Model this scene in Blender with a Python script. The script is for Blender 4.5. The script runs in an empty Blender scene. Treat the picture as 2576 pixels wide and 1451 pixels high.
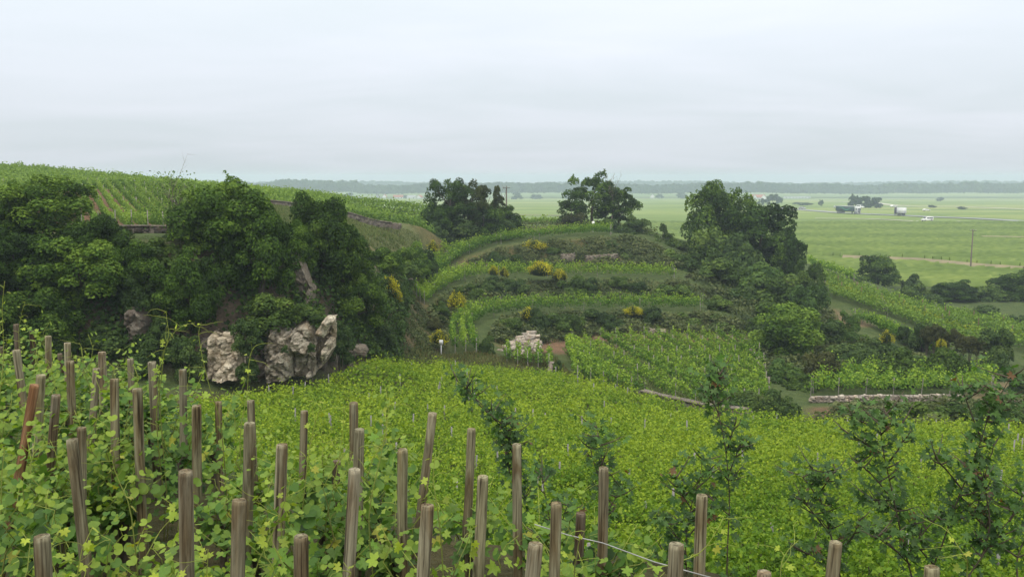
import bpy, math, random
import numpy as np
from mathutils import Vector, Matrix, noise
from mathutils.geometry import delaunay_2d_cdt
from mathutils.bvhtree import BVHTree

# ------------------------------------------------------------------ camera, sky, sun, exposure
SC = bpy.context.scene
COL = SC.collection
W_, H_, F_ = 2576.0, 1451.0, 2200.0          # picture units used to lay the place out
HORIZ = 445.0                                # eye level in those units
EYE = 20.0                                   # the plain lies at about z = 0
PITCH = math.atan((H_ / 2 - HORIZ) / F_)
cam_d = bpy.data.cameras.new('camera')
cam = bpy.data.objects.new('camera', cam_d); COL.objects.link(cam)
cam.location = (0, 0, EYE)
cam.rotation_euler = (math.pi / 2 - PITCH, 0, 0)
cam_d.sensor_width = 36.0
cam_d.lens = 36.0 * F_ / W_
cam_d.clip_start = 0.1
cam_d.clip_end = 9000
SC.camera = cam

SUN_EL, SUN_AZ = math.radians(58), math.radians(200)
world = bpy.data.worlds.new('World'); SC.world = world; world.use_nodes = True
nt = world.node_tree; nt.nodes.clear()
def N(tree, t, **kw):
    n = tree.nodes.new(t)
    for k, v in kw.items(): setattr(n, k, v)
    return n
out = N(nt, 'ShaderNodeOutputWorld'); bg = N(nt, 'ShaderNodeBackground')
sky = N(nt, 'ShaderNodeTexSky', sky_type='NISHITA', sun_disc=False, sun_elevation=SUN_EL, sun_rotation=SUN_AZ)
skys = N(nt, 'ShaderNodeVectorMath', operation='SCALE'); skys.inputs['Scale'].default_value = 0.10
nt.links.new(sky.outputs[0], skys.inputs[0])
tc = N(nt, 'ShaderNodeTexCoord'); sep = N(nt, 'ShaderNodeSeparateXYZ'); nt.links.new(tc.outputs['Generated'], sep.inputs[0])
# layered cloud: direction projected on a flat deck
zc = N(nt, 'ShaderNodeMath', operation='MAXIMUM'); zc.inputs[1].default_value = 0.0; nt.links.new(sep.outputs[2], zc.inputs[0])
zo = N(nt, 'ShaderNodeMath', operation='ADD'); zo.inputs[1].default_value = 0.11; nt.links.new(zc.outputs[0], zo.inputs[0])
dv = N(nt, 'ShaderNodeMath', operation='DIVIDE'); dv.inputs[0].default_value = 1.0; nt.links.new(zo.outputs[0], dv.inputs[1])
deck = N(nt, 'ShaderNodeVectorMath', operation='SCALE'); nt.links.new(tc.outputs['Generated'], deck.inputs[0]); nt.links.new(dv.outputs[0], deck.inputs['Scale'])
mp = N(nt, 'ShaderNodeMapping'); mp.inputs['Scale'].default_value = (0.55, 0.75, 0.3); mp.inputs['Location'].default_value = (3.1, 1.7, 0); nt.links.new(deck.outputs[0], mp.inputs[0])
nz = N(nt, 'ShaderNodeTexNoise'); nz.inputs['Scale'].default_value = 1.0; nz.inputs['Detail'].default_value = 4; nz.inputs['Roughness'].default_value = 0.5; nz.inputs['Distortion'].default_value = 0.5
nt.links.new(mp.outputs[0], nz.inputs['Vector'])
rmp = N(nt, 'ShaderNodeValToRGB'); nt.links.new(nz.outputs['Fac'], rmp.inputs[0])
e = rmp.color_ramp.elements
e[0].position, e[0].color = 0.30, (0.540, 0.592, 0.628, 1)
e[1].position, e[1].color = 0.68, (0.622, 0.656, 0.712, 1)
gr = N(nt, 'ShaderNodeMath', operation='MULTIPLY_ADD'); gr.inputs[1].default_value = 2.0; gr.inputs[2].default_value = 1.0; nt.links.new(zc.outputs[0], gr.inputs[0])
cl = N(nt, 'ShaderNodeVectorMath', operation='SCALE'); nt.links.new(rmp.outputs[0], cl.inputs[0]); nt.links.new(gr.outputs[0], cl.inputs['Scale'])
warm = N(nt, 'ShaderNodeValToRGB'); nt.links.new(zc.outputs[0], warm.inputs[0])
warm.color_ramp.elements[0].position, warm.color_ramp.elements[0].color = 0.15, (1, 1, 1, 1)
warm.color_ramp.elements[1].position, warm.color_ramp.elements[1].color = 0.6, (1.0, 0.96, 0.84, 1)
wm = N(nt, 'ShaderNodeVectorMath', operation='MULTIPLY'); nt.links.new(cl.outputs[0], wm.inputs[0]); nt.links.new(warm.outputs[0], wm.inputs[1])
mx = N(nt, 'ShaderNodeMix', data_type='RGBA'); mx.inputs['Factor'].default_value = 0.94
nt.links.new(skys.outputs[0], mx.inputs['A']); nt.links.new(wm.outputs[0], mx.inputs['B'])
nt.links.new(mx.outputs['Result'], bg.inputs[0]); bg.inputs[1].default_value = 1.0
nt.links.new(bg.outputs[0], out.inputs[0])

sun_d = bpy.data.lights.new('sun', 'SUN'); sun_d.energy = 1.5; sun_d.angle = math.radians(50); sun_d.color = (1, 0.95, 0.84)
sun = bpy.data.objects.new('sun', sun_d); COL.objects.link(sun)
sun.rotation_euler = (math.pi / 2 - SUN_EL, 0, math.pi - SUN_AZ)
SC.view_settings.view_transform = 'Standard'; SC.view_settings.look = 'None'
SC.view_settings.exposure = 0.23; SC.view_settings.gamma = 1.0
SC.view_settings.use_curve_mapping = False
SC.cycles.use_denoising = True
SC.cycles.max_bounces = 6; SC.cycles.diffuse_bounces = 3; SC.cycles.transmission_bounces = 3; SC.cycles.volume_bounces = 1
SC.cycles.transparent_max_bounces = 4; SC.cycles.glossy_bounces = 2
SC.cycles.caustics_reflective = False; SC.cycles.caustics_refractive = False

# ------------------------------------------------------------------ layout helpers
SP, CP = math.sin(PITCH), math.cos(PITCH)
def P(u, v, Y):
    a = (u - W_ / 2) / F_; b = -(v - H_ / 2) / F_
    k = Y / (CP + b * SP)
    return (a * k, Y, EYE + (-SP + b * CP) * k)
rng = np.random.default_rng(7)
random.seed(7)

def link(o, parent=None):
    COL.objects.link(o)
    if parent is not None: o.parent = parent
    return o
def tag(o, label=None, cat=None, group=None, kind=None):
    if label: o['label'] = label
    if cat: o['category'] = cat
    if group: o['group'] = group
    if kind: o['kind'] = kind
    return o
def empty(name, loc=(0, 0, 0), rz=0):
    o = bpy.data.objects.new(name, None); o.empty_display_size = 0.1
    o.location = loc; o.rotation_euler = (0, 0, rz)
    return link(o)
def mk(name, V, Fs, mat, tint=None, smooth=False):
    """numpy vertices + a list of face index arrays (each m x k) -> mesh"""
    V = np.asarray(V, dtype=np.float32)
    if isinstance(Fs, np.ndarray): Fs = [Fs]
    me = bpy.data.meshes.new(name)
    me.vertices.add(len(V)); me.vertices.foreach_set('co', V.ravel())
    loops, starts, n = [], [], 0
    for f in Fs:
        f = np.asarray(f, dtype=np.int32)
        if f.size == 0: continue
        m, k = f.shape
        loops.append(f.ravel()); starts.append(n + np.arange(m, dtype=np.int32) * k); n += m * k
    loops = np.concatenate(loops); starts = np.concatenate(starts)
    me.loops.add(len(loops)); me.loops.foreach_set('vertex_index', loops)
    me.polygons.add(len(starts)); me.polygons.foreach_set('loop_start', starts)
    if smooth: me.polygons.foreach_set('use_smooth', np.ones(len(starts), dtype=bool))
    if tint is not None:
        at = me.attributes.new('tint', 'FLOAT', 'POINT'); at.data.foreach_set('value', np.asarray(tint, dtype=np.float32))
    me.update(); me.validate()
    if mat is not None: me.materials.append(mat)
    return me
def ob(name, me, parent=None, loc=None, mat=None):
    o = bpy.data.objects.new(name, me)
    if loc is not None: o.location = loc
    link(o, parent)
    if mat is not None:
        o.material_slots[0].link = 'OBJECT'; o.material_slots[0].material = mat
    return o
class MB:
    """collects shapes into one mesh"""
    def __init__(s): s.V, s.Q, s.T, s.n, s.t = [], [], [], 0, []
    def add(s, V, Q=None, T=None, tint=0.5):
        V = np.asarray(V, dtype=np.float32)
        if Q is not None and len(Q): s.Q.append(np.asarray(Q, dtype=np.int32) + s.n)
        if T is not None and len(T): s.T.append(np.asarray(T, dtype=np.int32) + s.n)
        s.V.append(V); s.n += len(V)
        s.t.append(np.broadcast_to(np.asarray(tint, dtype=np.float32), (len(V),)))
        return s
    def box(s, c, d, rz=0.0, tint=0.5):
        x, y, z = d[0] / 2, d[1] / 2, d[2] / 2
        V = np.array([(-x, -y, -z), (x, -y, -z), (x, y, -z), (-x, y, -z), (-x, -y, z), (x, -y, z), (x, y, z), (-x, y, z)])
        cs, sn = math.cos(rz), math.sin(rz)
        V = V @ np.array([[cs, sn, 0], [-sn, cs, 0], [0, 0, 1]]) + np.array(c)
        return s.add(V, [(0, 3, 2, 1), (4, 5, 6, 7), (0, 1, 5, 4), (1, 2, 6, 5), (2, 3, 7, 6), (3, 0, 4, 7)], tint=tint)
    def prism(s, prof, x0, x1, tint=0.5):
        """profile in (y,z), extruded along x"""
        k = len(prof)
        V = [(x0, p[0], p[1]) for p in prof] + [(x1, p[0], p[1]) for p in prof]
        Q = [(i, (i + 1) % k, k + (i + 1) % k, k + i) for i in range(k)]
        T = [(0, i + 1, i) for i in range(1, k - 1)] + [(k, k + i, k + i + 1) for i in range(1, k - 1)]
        return s.add(V, Q, T, tint)
    def tube(s, pts, rad, sides=6, cap=True, tint=0.5):
        pts = [Vector(p) for p in pts]; n = len(pts)
        V, Q, T = [], [], []
        up = Vector((0.31, 0.17, 0.93)); prev = None
        for i, p in enumerate(pts):
            d = (pts[min(i + 1, n - 1)] - pts[max(i - 1, 0)]).normalized()
            a = d.cross(up if abs(d.dot(up)) < 0.95 else Vector((1, 0, 0))).normalized() if prev is None else (prev - d * prev.dot(d)).normalized()
            prev = a; b = d.cross(a); r = rad[i] if hasattr(rad, '__len__') else rad
            for k in range(sides):
                t = 2 * math.pi * k / sides
                V.append(p + (a * math.cos(t) + b * math.sin(t)) * r)
        for i in range(n - 1):
            for k in range(sides):
                k2 = (k + 1) % sides
                Q.append((i * sides + k, i * sides + k2, (i + 1) * sides + k2, (i + 1) * sides + k))
        if cap:
            o = (n - 1) * sides
            T = [(o, o + k, o + k + 1) for k in range(1, sides - 1)]
        return s.add([tuple(v) for v in V], Q, T, tint)
    def mesh(s, name, mat, smooth=False):
        Fs = []
        if s.Q: Fs.append(np.concatenate(s.Q))
        if s.T: Fs.append(np.concatenate(s.T))
        return mk(name, np.concatenate(s.V), Fs, mat, np.concatenate(s.t), smooth)
    def ob(s, name, mat, parent=None, loc=None, smooth=False):
        return ob(name, s.mesh(name, mat, smooth), parent, loc)

# ------------------------------------------------------------------ materials
def new_mat(name):
    m = bpy.data.materials.new(name); m.use_nodes = True
    t = m.node_tree; t.nodes.clear()
    o = N(t, 'ShaderNodeOutputMaterial')
    return m, t, o
def ramp(t, fac, stops, interp='LINEAR'):
    r = N(t, 'ShaderNodeValToRGB'); r.color_ramp.interpolation = interp
    el = r.color_ramp.elements
    while len(el) < len(stops): el.new(0.5)
    for e_, (p, c) in zip(el, stops): e_.position = p; e_.color = (*c, 1)
    if fac is not None: t.links.new(fac, r.inputs[0])
    return r
def math_n(t, op, a, b=None, clamp=False):
    n = N(t, 'ShaderNodeMath', operation=op); n.use_clamp = clamp
    for i, x in enumerate((a, b)):
        if x is None: continue
        if isinstance(x, (int, float)): n.inputs[i].default_value = x
        else: t.links.new(x, n.inputs[i])
    return n.outputs[0]
def mixc(t, fac, a, b, blend='MIX'):
    n = N(t, 'ShaderNodeMix', data_type='RGBA', blend_type=blend)
    for key, x in (('Factor', fac), ('A', a), ('B', b)):
        if isinstance(x, (int, float)): n.inputs[key].default_value = x
        elif isinstance(x, tuple): n.inputs[key].default_value = (*x, 1)
        else: t.links.new(x, n.inputs[key])
    return n.outputs['Result']
def noise_n(t, scale, detail=3, vec=None, rough=0.55, dist=0.0):
    n = N(t, 'ShaderNodeTexNoise'); n.inputs['Scale'].default_value = scale; n.inputs['Detail'].default_value = detail
    n.inputs['Roughness'].default_value = rough; n.inputs['Distortion'].default_value = dist
    if vec is not None: t.links.new(vec, n.inputs['Vector'])
    return n
def leaf_mat(name, stops, trans=0.28, rough=0.6, patch=0.25, spec=0.08, objcol=False, patch_scale=0.35):
    m, t, o = new_mat(name)
    oi = N(t, 'ShaderNodeObjectInfo')
    if objcol:
        base = oi.outputs['Color']
        geo = N(t, 'ShaderNodeTexCoord')
        nn = noise_n(t, 22, 2, geo.outputs['Object'])
        col = mixc(t, 0.45, base, mixc(t, nn.outputs['Fac'], (0.35, 0.4, 0.3), (1.35, 1.3, 1.25)), 'MULTIPLY')
    else:
        at = N(t, 'ShaderNodeAttribute', attribute_name='tint')
        geo = N(t, 'ShaderNodeNewGeometry')
        nn = noise_n(t, patch_scale, 2, geo.outputs['Position'])
        f = math_n(t, 'ADD', at.outputs['Fac'], math_n(t, 'MULTIPLY', math_n(t, 'SUBTRACT', nn.outputs['Fac'], 0.5), patch * 2))
        f = math_n(t, 'ADD', f, math_n(t, 'MULTIPLY', math_n(t, 'SUBTRACT', oi.outputs['Random'], 0.5), 0.34))
        col = ramp(t, f, stops).outputs[0]
    b = N(t, 'ShaderNodeBsdfPrincipled'); b.inputs['Roughness'].default_value = rough; b.inputs['Specular IOR Level'].default_value = spec
    t.links.new(col, b.inputs['Base Color'])
    tr = N(t, 'ShaderNodeBsdfTranslucent')
    t.links.new(mixc(t, 1.0, col, (1.1, 1.15, 0.55), 'MULTIPLY'), tr.inputs[0])
    ms = N(t, 'ShaderNodeMixShader'); ms.inputs[0].default_value = trans
    t.links.new(b.outputs[0], ms.inputs[1]); t.links.new(tr.outputs[0], ms.inputs[2])
    t.links.new(ms.outputs[0], o.inputs[0])
    return m
def plain_mat(name, c1, c2, scale=6, rough=0.8, bump=0.0, coord='Object', spec=0.3, stretch=None, detail=4):
    m, t, o = new_mat(name)
    tcn = N(t, 'ShaderNodeTexCoord'); vec = tcn.outputs[coord]
    if stretch:
        mpn = N(t, 'ShaderNodeMapping'); mpn.inputs['Scale'].default_value = stretch; t.links.new(vec, mpn.inputs[0]); vec = mpn.outputs[0]
    nn = noise_n(t, scale, detail, vec, 0.62)
    r = ramp(t, nn.outputs['Fac'], [(0.3, c1), (0.7, c2)])
    oi = N(t, 'ShaderNodeObjectInfo')
    col = mixc(t, 1.0, r.outputs[0], ramp(t, oi.outputs['Random'], [(0, (0.78, 0.78, 0.78)), (1, (1.15, 1.12, 1.1))]).outputs[0], 'MULTIPLY')
    b = N(t, 'ShaderNodeBsdfPrincipled'); b.inputs['Roughness'].default_value = rough; b.inputs['Specular IOR Level'].default_value = spec
    t.links.new(col, b.inputs['Base Color'])
    if bump:
        bp = N(t, 'ShaderNodeBump'); bp.inputs['Strength'].default_value = bump; bp.inputs['Distance'].default_value = 0.1
        t.links.new(nn.outputs['Fac'], bp.inputs['Height']); t.links.new(bp.outputs[0], b.inputs['Normal'])
    t.links.new(b.outputs[0], o.inputs[0])
    return m

G = {}
G['tree_dark'] = leaf_mat('tree_leaf_dark', [(0.0, (0.018, 0.036, 0.008)), (0.5, (0.044, 0.088, 0.015)), (1.0, (0.155, 0.240, 0.034))], patch=0.36)
G['tree_mid'] = leaf_mat('tree_leaf_mid', [(0.0, (0.024, 0.050, 0.009)), (0.5, (0.068, 0.130, 0.018)), (1.0, (0.205, 0.305, 0.040))], patch=0.36)
G['tree_olive'] = leaf_mat('tree_leaf_olive', [(0.0, (0.030, 0.040, 0.014)), (0.5, (0.062, 0.082, 0.024)), (1.0, (0.120, 0.130, 0.040))], patch=0.3)
G['shrub_dark'] = leaf_mat('shrub_leaf_dark', [(0.0, (0.025, 0.046, 0.014)), (0.5, (0.058, 0.100, 0.028)), (1.0, (0.130, 0.185, 0.050))])
G['shrub_mid'] = leaf_mat('shrub_leaf_mid', [(0.0, (0.032, 0.058, 0.014)), (0.5, (0.078, 0.130, 0.028)), (1.0, (0.180, 0.250, 0.052))])
G['shrub_light'] = leaf_mat('shrub_leaf_light', [(0.0, (0.040, 0.075, 0.020)), (0.5, (0.080, 0.145, 0.035)), (1.0, (0.165, 0.240, 0.055))])
G['shrub_brown'] = leaf_mat('shrub_leaf_brown', [(0.0, (0.032, 0.036, 0.014)), (0.5, (0.066, 0.074, 0.026)), (1.0, (0.125, 0.125, 0.045))])
G['broom'] = leaf_mat('broom_stem', [(0.0, (0.025, 0.042, 0.018)), (0.5, (0.050, 0.080, 0.030)), (1.0, (0.090, 0.130, 0.045))], trans=0.1)
G['flower'] = leaf_mat('broom_flower', [(0.0, (0.36, 0.33, 0.014)), (0.5, (0.52, 0.47, 0.018)), (1.0, (0.68, 0.62, 0.03))], trans=0.25)
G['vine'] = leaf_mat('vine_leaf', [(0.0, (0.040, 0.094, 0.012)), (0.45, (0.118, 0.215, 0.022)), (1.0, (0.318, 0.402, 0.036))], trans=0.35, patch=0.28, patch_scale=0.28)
G['vine_row'] = leaf_mat('trellis_vine_leaf', [(0.0, (0.040, 0.092, 0.016)), (0.5, (0.112, 0.215, 0.030)), (1.0, (0.280, 0.385, 0.045))], trans=0.33, patch=0.12)
G['vine_hill'] = leaf_mat('hill_vine_leaf', [(0.0, (0.055, 0.110, 0.024)), (0.5, (0.125, 0.215, 0.040)), (1.0, (0.245, 0.345, 0.060))], trans=0.33, patch=0.12)
G['vine_plain'] = leaf_mat('plain_vine_leaf', [(0.0, (0.100, 0.156, 0.036)), (0.5, (0.188, 0.258, 0.062)), (1.0, (0.300, 0.355, 0.095))], trans=0.25, patch=0.2, patch_scale=0.02)
G['vine_yellow'] = leaf_mat('yellowing_vine_leaf', [(0.0, (0.09, 0.15, 0.02)), (0.5, (0.20, 0.26, 0.03)), (1.0, (0.38, 0.38, 0.05))], trans=0.33, patch=0.2)
G['under'] = leaf_mat('undergrowth_leaf', [(0.0, (0.030, 0.045, 0.016)), (0.5, (0.068, 0.092, 0.032)), (1.0, (0.150, 0.165, 0.065))], patch=0.35, patch_scale=0.22)
G['dry'] = leaf_mat('dry_grass_blade', [(0.0, (0.085, 0.080, 0.030)), (0.5, (0.150, 0.135, 0.055)), (1.0, (0.260, 0.225, 0.110))], patch=0.3)
G['grass'] = leaf_mat('grass_blade', [(0.0, (0.060, 0.090, 0.026)), (0.5, (0.125, 0.165, 0.055)), (1.0, (0.220, 0.245, 0.105))], patch=0.3)
G['ivy'] = leaf_mat('ivy_leaf', [(0.0, (0.018, 0.038, 0.011)), (0.5, (0.046, 0.088, 0.019)), (1.0, (0.120, 0.180, 0.034))], patch=0.35)
G['far'] = leaf_mat('far_tree_leaf', [(0.0, (0.020, 0.040, 0.016)), (0.5, (0.040, 0.072, 0.024)), (1.0, (0.075, 0.115, 0.04))], patch=0.2, patch_scale=0.03)
G['leafobj'] = leaf_mat('grape_leaf', None, trans=0.38, objcol=True, rough=0.48, spec=0.35)
G['bark'] = plain_mat('bark', (0.040, 0.032, 0.022), (0.120, 0.098, 0.070), 9, stretch=(1, 1, 0.25), bump=0.6)
G['deadwood'] = plain_mat('dead_wood', (0.10, 0.085, 0.065), (0.22, 0.19, 0.15), 9, stretch=(1, 1, 0.25))
G['rock'] = None
G['metal'] = plain_mat('galvanised_steel', (0.20, 0.20, 0.20), (0.36, 0.36, 0.37), 20, rough=0.5)
G['shoot'] = leaf_mat('shoot_bark', None, trans=0.0, objcol=True)

def stone_material(name, cols, scale=2.0, bump=0.8):
    m, t, o = new_mat(name)
    tcn = N(t, 'ShaderNodeTexCoord'); geo = N(t, 'ShaderNodeNewGeometry')
    n1 = noise_n(t, scale, 6, geo.outputs['Position'], 0.65)
    n2 = noise_n(t, scale * 0.33, 3, geo.outputs['Position'], 0.5, 1.0)
    mpn = N(t, 'ShaderNodeMapping'); mpn.inputs['Scale'].default_value = (0.8, 0.8, 3.4); t.links.new(geo.outputs['Position'], mpn.inputs[0])
    v = N(t, 'ShaderNodeTexVoronoi', feature='DISTANCE_TO_EDGE'); v.inputs['Scale'].default_value = scale * 0.7
    nv = noise_n(t, 2.5, 3, geo.outputs['Position'])
    va = N(t, 'ShaderNodeVectorMath', operation='MULTIPLY_ADD'); va.inputs[1].default_value = (0.5, 0.5, 0.5)
    t.links.new(nv.outputs['Color'], va.inputs[0]); t.links.new(mpn.outputs[0], va.inputs[2]); t.links.new(va.outputs[0], v.inputs['Vector'])
    c = ramp(t, n1.outputs['Fac'], [(0.28, cols[0]), (0.5, cols[1]), (0.72, cols[2])]).outputs[0]
    st = ramp(t, n2.outputs['Fac'], [(0.48, (0, 0, 0)), (0.62, (1, 1, 1))]).outputs[0]
    c = mixc(t, st, c, mixc(t, n1.outputs['Fac'], cols[3], cols[4]))
    cr = ramp(t, v.outputs['Distance'], [(0.0, (0.28, 0.25, 0.22)), (0.035, (1, 1, 1))]).outputs[0]
    c = mixc(t, 0.75, c, cr, 'MULTIPLY')
    oi = N(t, 'ShaderNodeObjectInfo')
    c = mixc(t, 1.0, c, ramp(t, oi.outputs['Random'], [(0, (0.72, 0.72, 0.74)), (1, (1.15, 1.12, 1.08))]).outputs[0], 'MULTIPLY')
    b = N(t, 'ShaderNodeBsdfPrincipled'); b.inputs['Roughness'].default_value = 0.9; b.inputs['Specular IOR Level'].default_value = 0.15
    t.links.new(c, b.inputs['Base Color'])
    h = math_n(t, 'ADD', n1.outputs['Fac'], math_n(t, 'MULTIPLY', math_n(t, 'MINIMUM', v.outputs['Distance'], 0.06), 6.0))
    bp = N(t, 'ShaderNodeBump'); bp.inputs['Strength'].default_value = bump; bp.inputs['Distance'].default_value = 0.18
    t.links.new(h, bp.inputs['Height']); t.links.new(bp.outputs[0], b.inputs['Normal'])
    t.links.new(b.outputs[0], o.inputs[0])
    return m
G['rock'] = stone_material('limestone', [(0.22, 0.185, 0.145), (0.48, 0.415, 0.325), (0.66, 0.60, 0.50), (0.26, 0.25, 0.23), (0.47, 0.34, 0.20)], 2.1)
G['palerock'] = stone_material('pale_limestone', [(0.22, 0.19, 0.16), (0.40, 0.35, 0.30), (0.54, 0.49, 0.43), (0.40, 0.34, 0.29), (0.46, 0.36, 0.27)], 4.0, 0.5)
G['drystone'] = stone_material('dry_stone', [(0.10, 0.088, 0.074), (0.20, 0.172, 0.142), (0.31, 0.275, 0.23), (0.12, 0.11, 0.10), (0.22, 0.16, 0.12)], 4.0, 0.5)

G['darkstone'] = stone_material('dark_stone', [(0.05, 0.043, 0.038), (0.09, 0.078, 0.07), (0.15, 0.13, 0.115), (0.06, 0.055, 0.05), (0.12, 0.085, 0.06)], 4.0, 0.5)
# wooden stake
m, t, o = new_mat('weathered_wood')
tcn = N(t, 'ShaderNodeTexCoord'); oi = N(t, 'ShaderNodeObjectInfo')
off = N(t, 'ShaderNodeVectorMath', operation='ADD'); t.links.new(tcn.outputs['Object'], off.inputs[0])
rv = N(t, 'ShaderNodeVectorMath', operation='SCALE'); rv.inputs[0].default_value = (17, 31, 23); t.links.new(oi.outputs['Random'], rv.inputs['Scale']); t.links.new(rv.outputs[0], off.inputs[1])
mpn = N(t, 'ShaderNodeMapping'); mpn.inputs['Scale'].default_value = (30, 30, 2.2); t.links.new(off.outputs[0], mpn.inputs[0])
n1 = noise_n(t, 1.0, 5, mpn.outputs[0], 0.65, 0.6)
mp2 = N(t, 'ShaderNodeMapping'); mp2.inputs['Scale'].default_value = (9, 9, 2.0); t.links.new(off.outputs[0], mp2.inputs[0])
n2 = noise_n(t, 1.0, 3, mp2.outputs[0], 0.5, 0.8)
c = ramp(t, n1.outputs['Fac'], [(0.26, (0.055, 0.043, 0.033)), (0.40, (0.155, 0.132, 0.104)), (0.55, (0.265, 0.232, 0.188)), (0.75, (0.390, 0.355, 0.300))]).outputs[0]
brn = ramp(t, n2.outputs['Fac'], [(0.40, (0.62, 0.50, 0.40)), (0.55, (1.0, 1.0, 1.0))]).outputs[0]
c = mixc(t, 0.85, c, brn, 'MULTIPLY')
mp3 = N(t, 'ShaderNodeMapping'); mp3.inputs['Scale'].default_value = (70, 70, 1.6); t.links.new(off.outputs[0], mp3.inputs[0])
n3 = noise_n(t, 1.0, 3, mp3.outputs[0], 0.6, 0.4)
c = mixc(t, 0.9, c, ramp(t, n3.outputs['Fac'], [(0.34, (0.25, 0.22, 0.20)), (0.46, (1, 1, 1)), (0.7, (1.25, 1.25, 1.25))]).outputs[0], 'MULTIPLY')
c = mixc(t, 1.0, c, oi.outputs['Color'], 'MULTIPLY')
sepz = N(t, 'ShaderNodeSeparateXYZ'); t.links.new(tcn.outputs['Object'], sepz.inputs[0])
b = N(t, 'ShaderNodeBsdfPrincipled'); b.inputs['Roughness'].default_value = 0.85; b.inputs['Specular IOR Level'].default_value = 0.2
t.links.new(c, b.inputs['Base Color'])
bp = N(t, 'ShaderNodeBump'); bp.inputs['Strength'].default_value = 0.9; bp.inputs['Distance'].default_value = 0.012
t.links.new(n1.outputs['Fac'], bp.inputs['Height']); t.links.new(bp.outputs[0], b.inputs['Normal']); t.links.new(b.outputs[0], o.inputs[0])
G['stake'] = m
def flat(name, c, rough=0.5, spec=0.4):
    return plain_mat(name, tuple(x * 0.9 for x in c), c, 4, rough=rough, spec=spec)

# ------------------------------------------------------------------ terrain: breaklines -> triangulation -> height grid
def plain_z(Y):
    return EYE + np.interp(Y, [0, 450, 1600, 4000], [-19.8, -19.8, -38.0, -38.0])
LINES = []      # list of polylines in (x, y, z)
def uvl(*pts): LINES.append([P(*p) for p in pts])
def xyl(*pts): LINES.append([(p[0], p[1], p[2] + EYE) for p in pts])
# foreground terrace and the bank under it
xyl((-60, -12, -1.6), (-20, -12, -1.6), (20, -12, -1.6), (60, -12, -1.6))
xyl((-40, 1.2, -1.6), (0, 1.2, -1.6), (40, 1.2, -1.6))
xyl((-40, 3.0, -2.9), (-10, 2.8, -2.9), (0, 2.8, -2.95), (40, 2.8, -2.95))
xyl((-40, 18, -2.6), (-14, 15, -2.9), (-9, 12.5, -3.0), (-6, 11.4, -3.0), (-3, 9.4, -3.0), (0, 7.4, -3.0), (2, 6.6, -3.0), (6, 6.4, -3.0), (14, 6, -3.2), (40, 6, -3.4))
xyl((-40, 23, -5.5), (-14, 19, -6.4), (-9, 16.5, -6.6), (-3, 13, -6.5), (0, 10.8, -6.3), (6, 10, -6.3), (14, 10, -6.5), (40, 10, -6.8))
xyl((-30, 26, -7.6), (-12, 21, -7.9), (0, 16, -8.0), (12, 16, -8.2), (40, 16, -8.5))
xyl((-30, 30, -8.8), (-14, 26, -9.2), (0, 22, -9.6), (12, 22, -9.7), (40, 22, -10.2))
xyl((-40, 37, -9.2), (-16, 36, -10.6), (0, 35, -11.5), (12, 35, -12.0), (25, 35, -12.3), (60, 35, -12.6))
# foot of the cliff
uvl((-300, 925, 40), (-100, 930, 42), (300, 935, 44), (520, 955, 46), (690, 954, 48), (770, 950, 49.5), (850, 938, 52), (930, 930, 56), (1000, 925, 61))
# far edge of the dense vineyard
xyl((-12, 47, -12.3), (-3, 48, -13.0), (10, 48, -14.1), (18, 47, -14.2), (30, 46, -14.2), (60, 44, -14.2))
uvl((1040, 945, 60), (1100, 946, 62), (1200, 946, 62), (1300, 962, 61), (1383, 962, 60.5), (1620, 1018, 53.5), (1760, 1050, 50), (1900, 1075, 47))
uvl((1040, 905, 65), (1120, 902, 66.5), (1215, 902, 66.5), (1260, 915, 66), (1383, 950, 63.5))
# top of the cliff
uvl((-300, 610, 45.5), (-100, 605, 46), (300, 600, 48.5), (480, 595, 50), (560, 598, 51.5), (700, 612, 53), (760, 640, 55), (850, 650, 60), (940, 670, 68), (1000, 690, 76), (1030, 700, 84))
# ramp path between cliff and terraces
uvl((1050, 905, 64.2), (1040, 840, 71), (1035, 780, 79), (1030, 745, 86))
# terrace 1
uvl((1215, 898, 67), (1190, 835, 77), (1215, 812, 82), (1280, 796, 86), (1400, 786, 90.5), (1600, 786, 91), (1830, 790, 91))
uvl((1125, 893, 68.5), (1125, 835, 77), (1180, 792, 88), (1300, 769, 95), (1500, 764, 97), (1810, 766, 97))
# lower plot
uvl((1260, 895, 69), (1290, 880, 74), (1400, 872, 79), (1500, 856, 84.5), (1700, 851, 86), (1890, 855, 85.5))
uvl((1330, 935, 65), (1450, 965, 62.5), (1620, 1000, 59.5), (1760, 1030, 57), (1900, 1040, 56))
uvl((1640, 925, 71), (1800, 935, 70), (1910, 930, 71))
# terrace 2
uvl((1068, 775, 81), (1110, 738, 90), (1200, 706, 101), (1350, 701, 103.5), (1500, 701, 103.5), (1740, 704, 103))
uvl((1042, 765, 83), (1060, 735, 90), (1120, 706, 100), (1200, 684, 109), (1300, 681, 111.5), (1500, 684, 111.5), (1740, 690, 110))
# terrace 3
uvl((1062, 727, 93), (1120, 682, 103), (1170, 646, 109.5), (1250, 621, 114), (1330, 606, 117), (1500, 593, 118), (1580, 600, 117))
uvl((1046, 716, 97), (1095, 676, 106), (1150, 641, 113), (1220, 611, 120), (1330, 596, 124), (1500, 585.5, 126), (1600, 590, 125))
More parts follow.
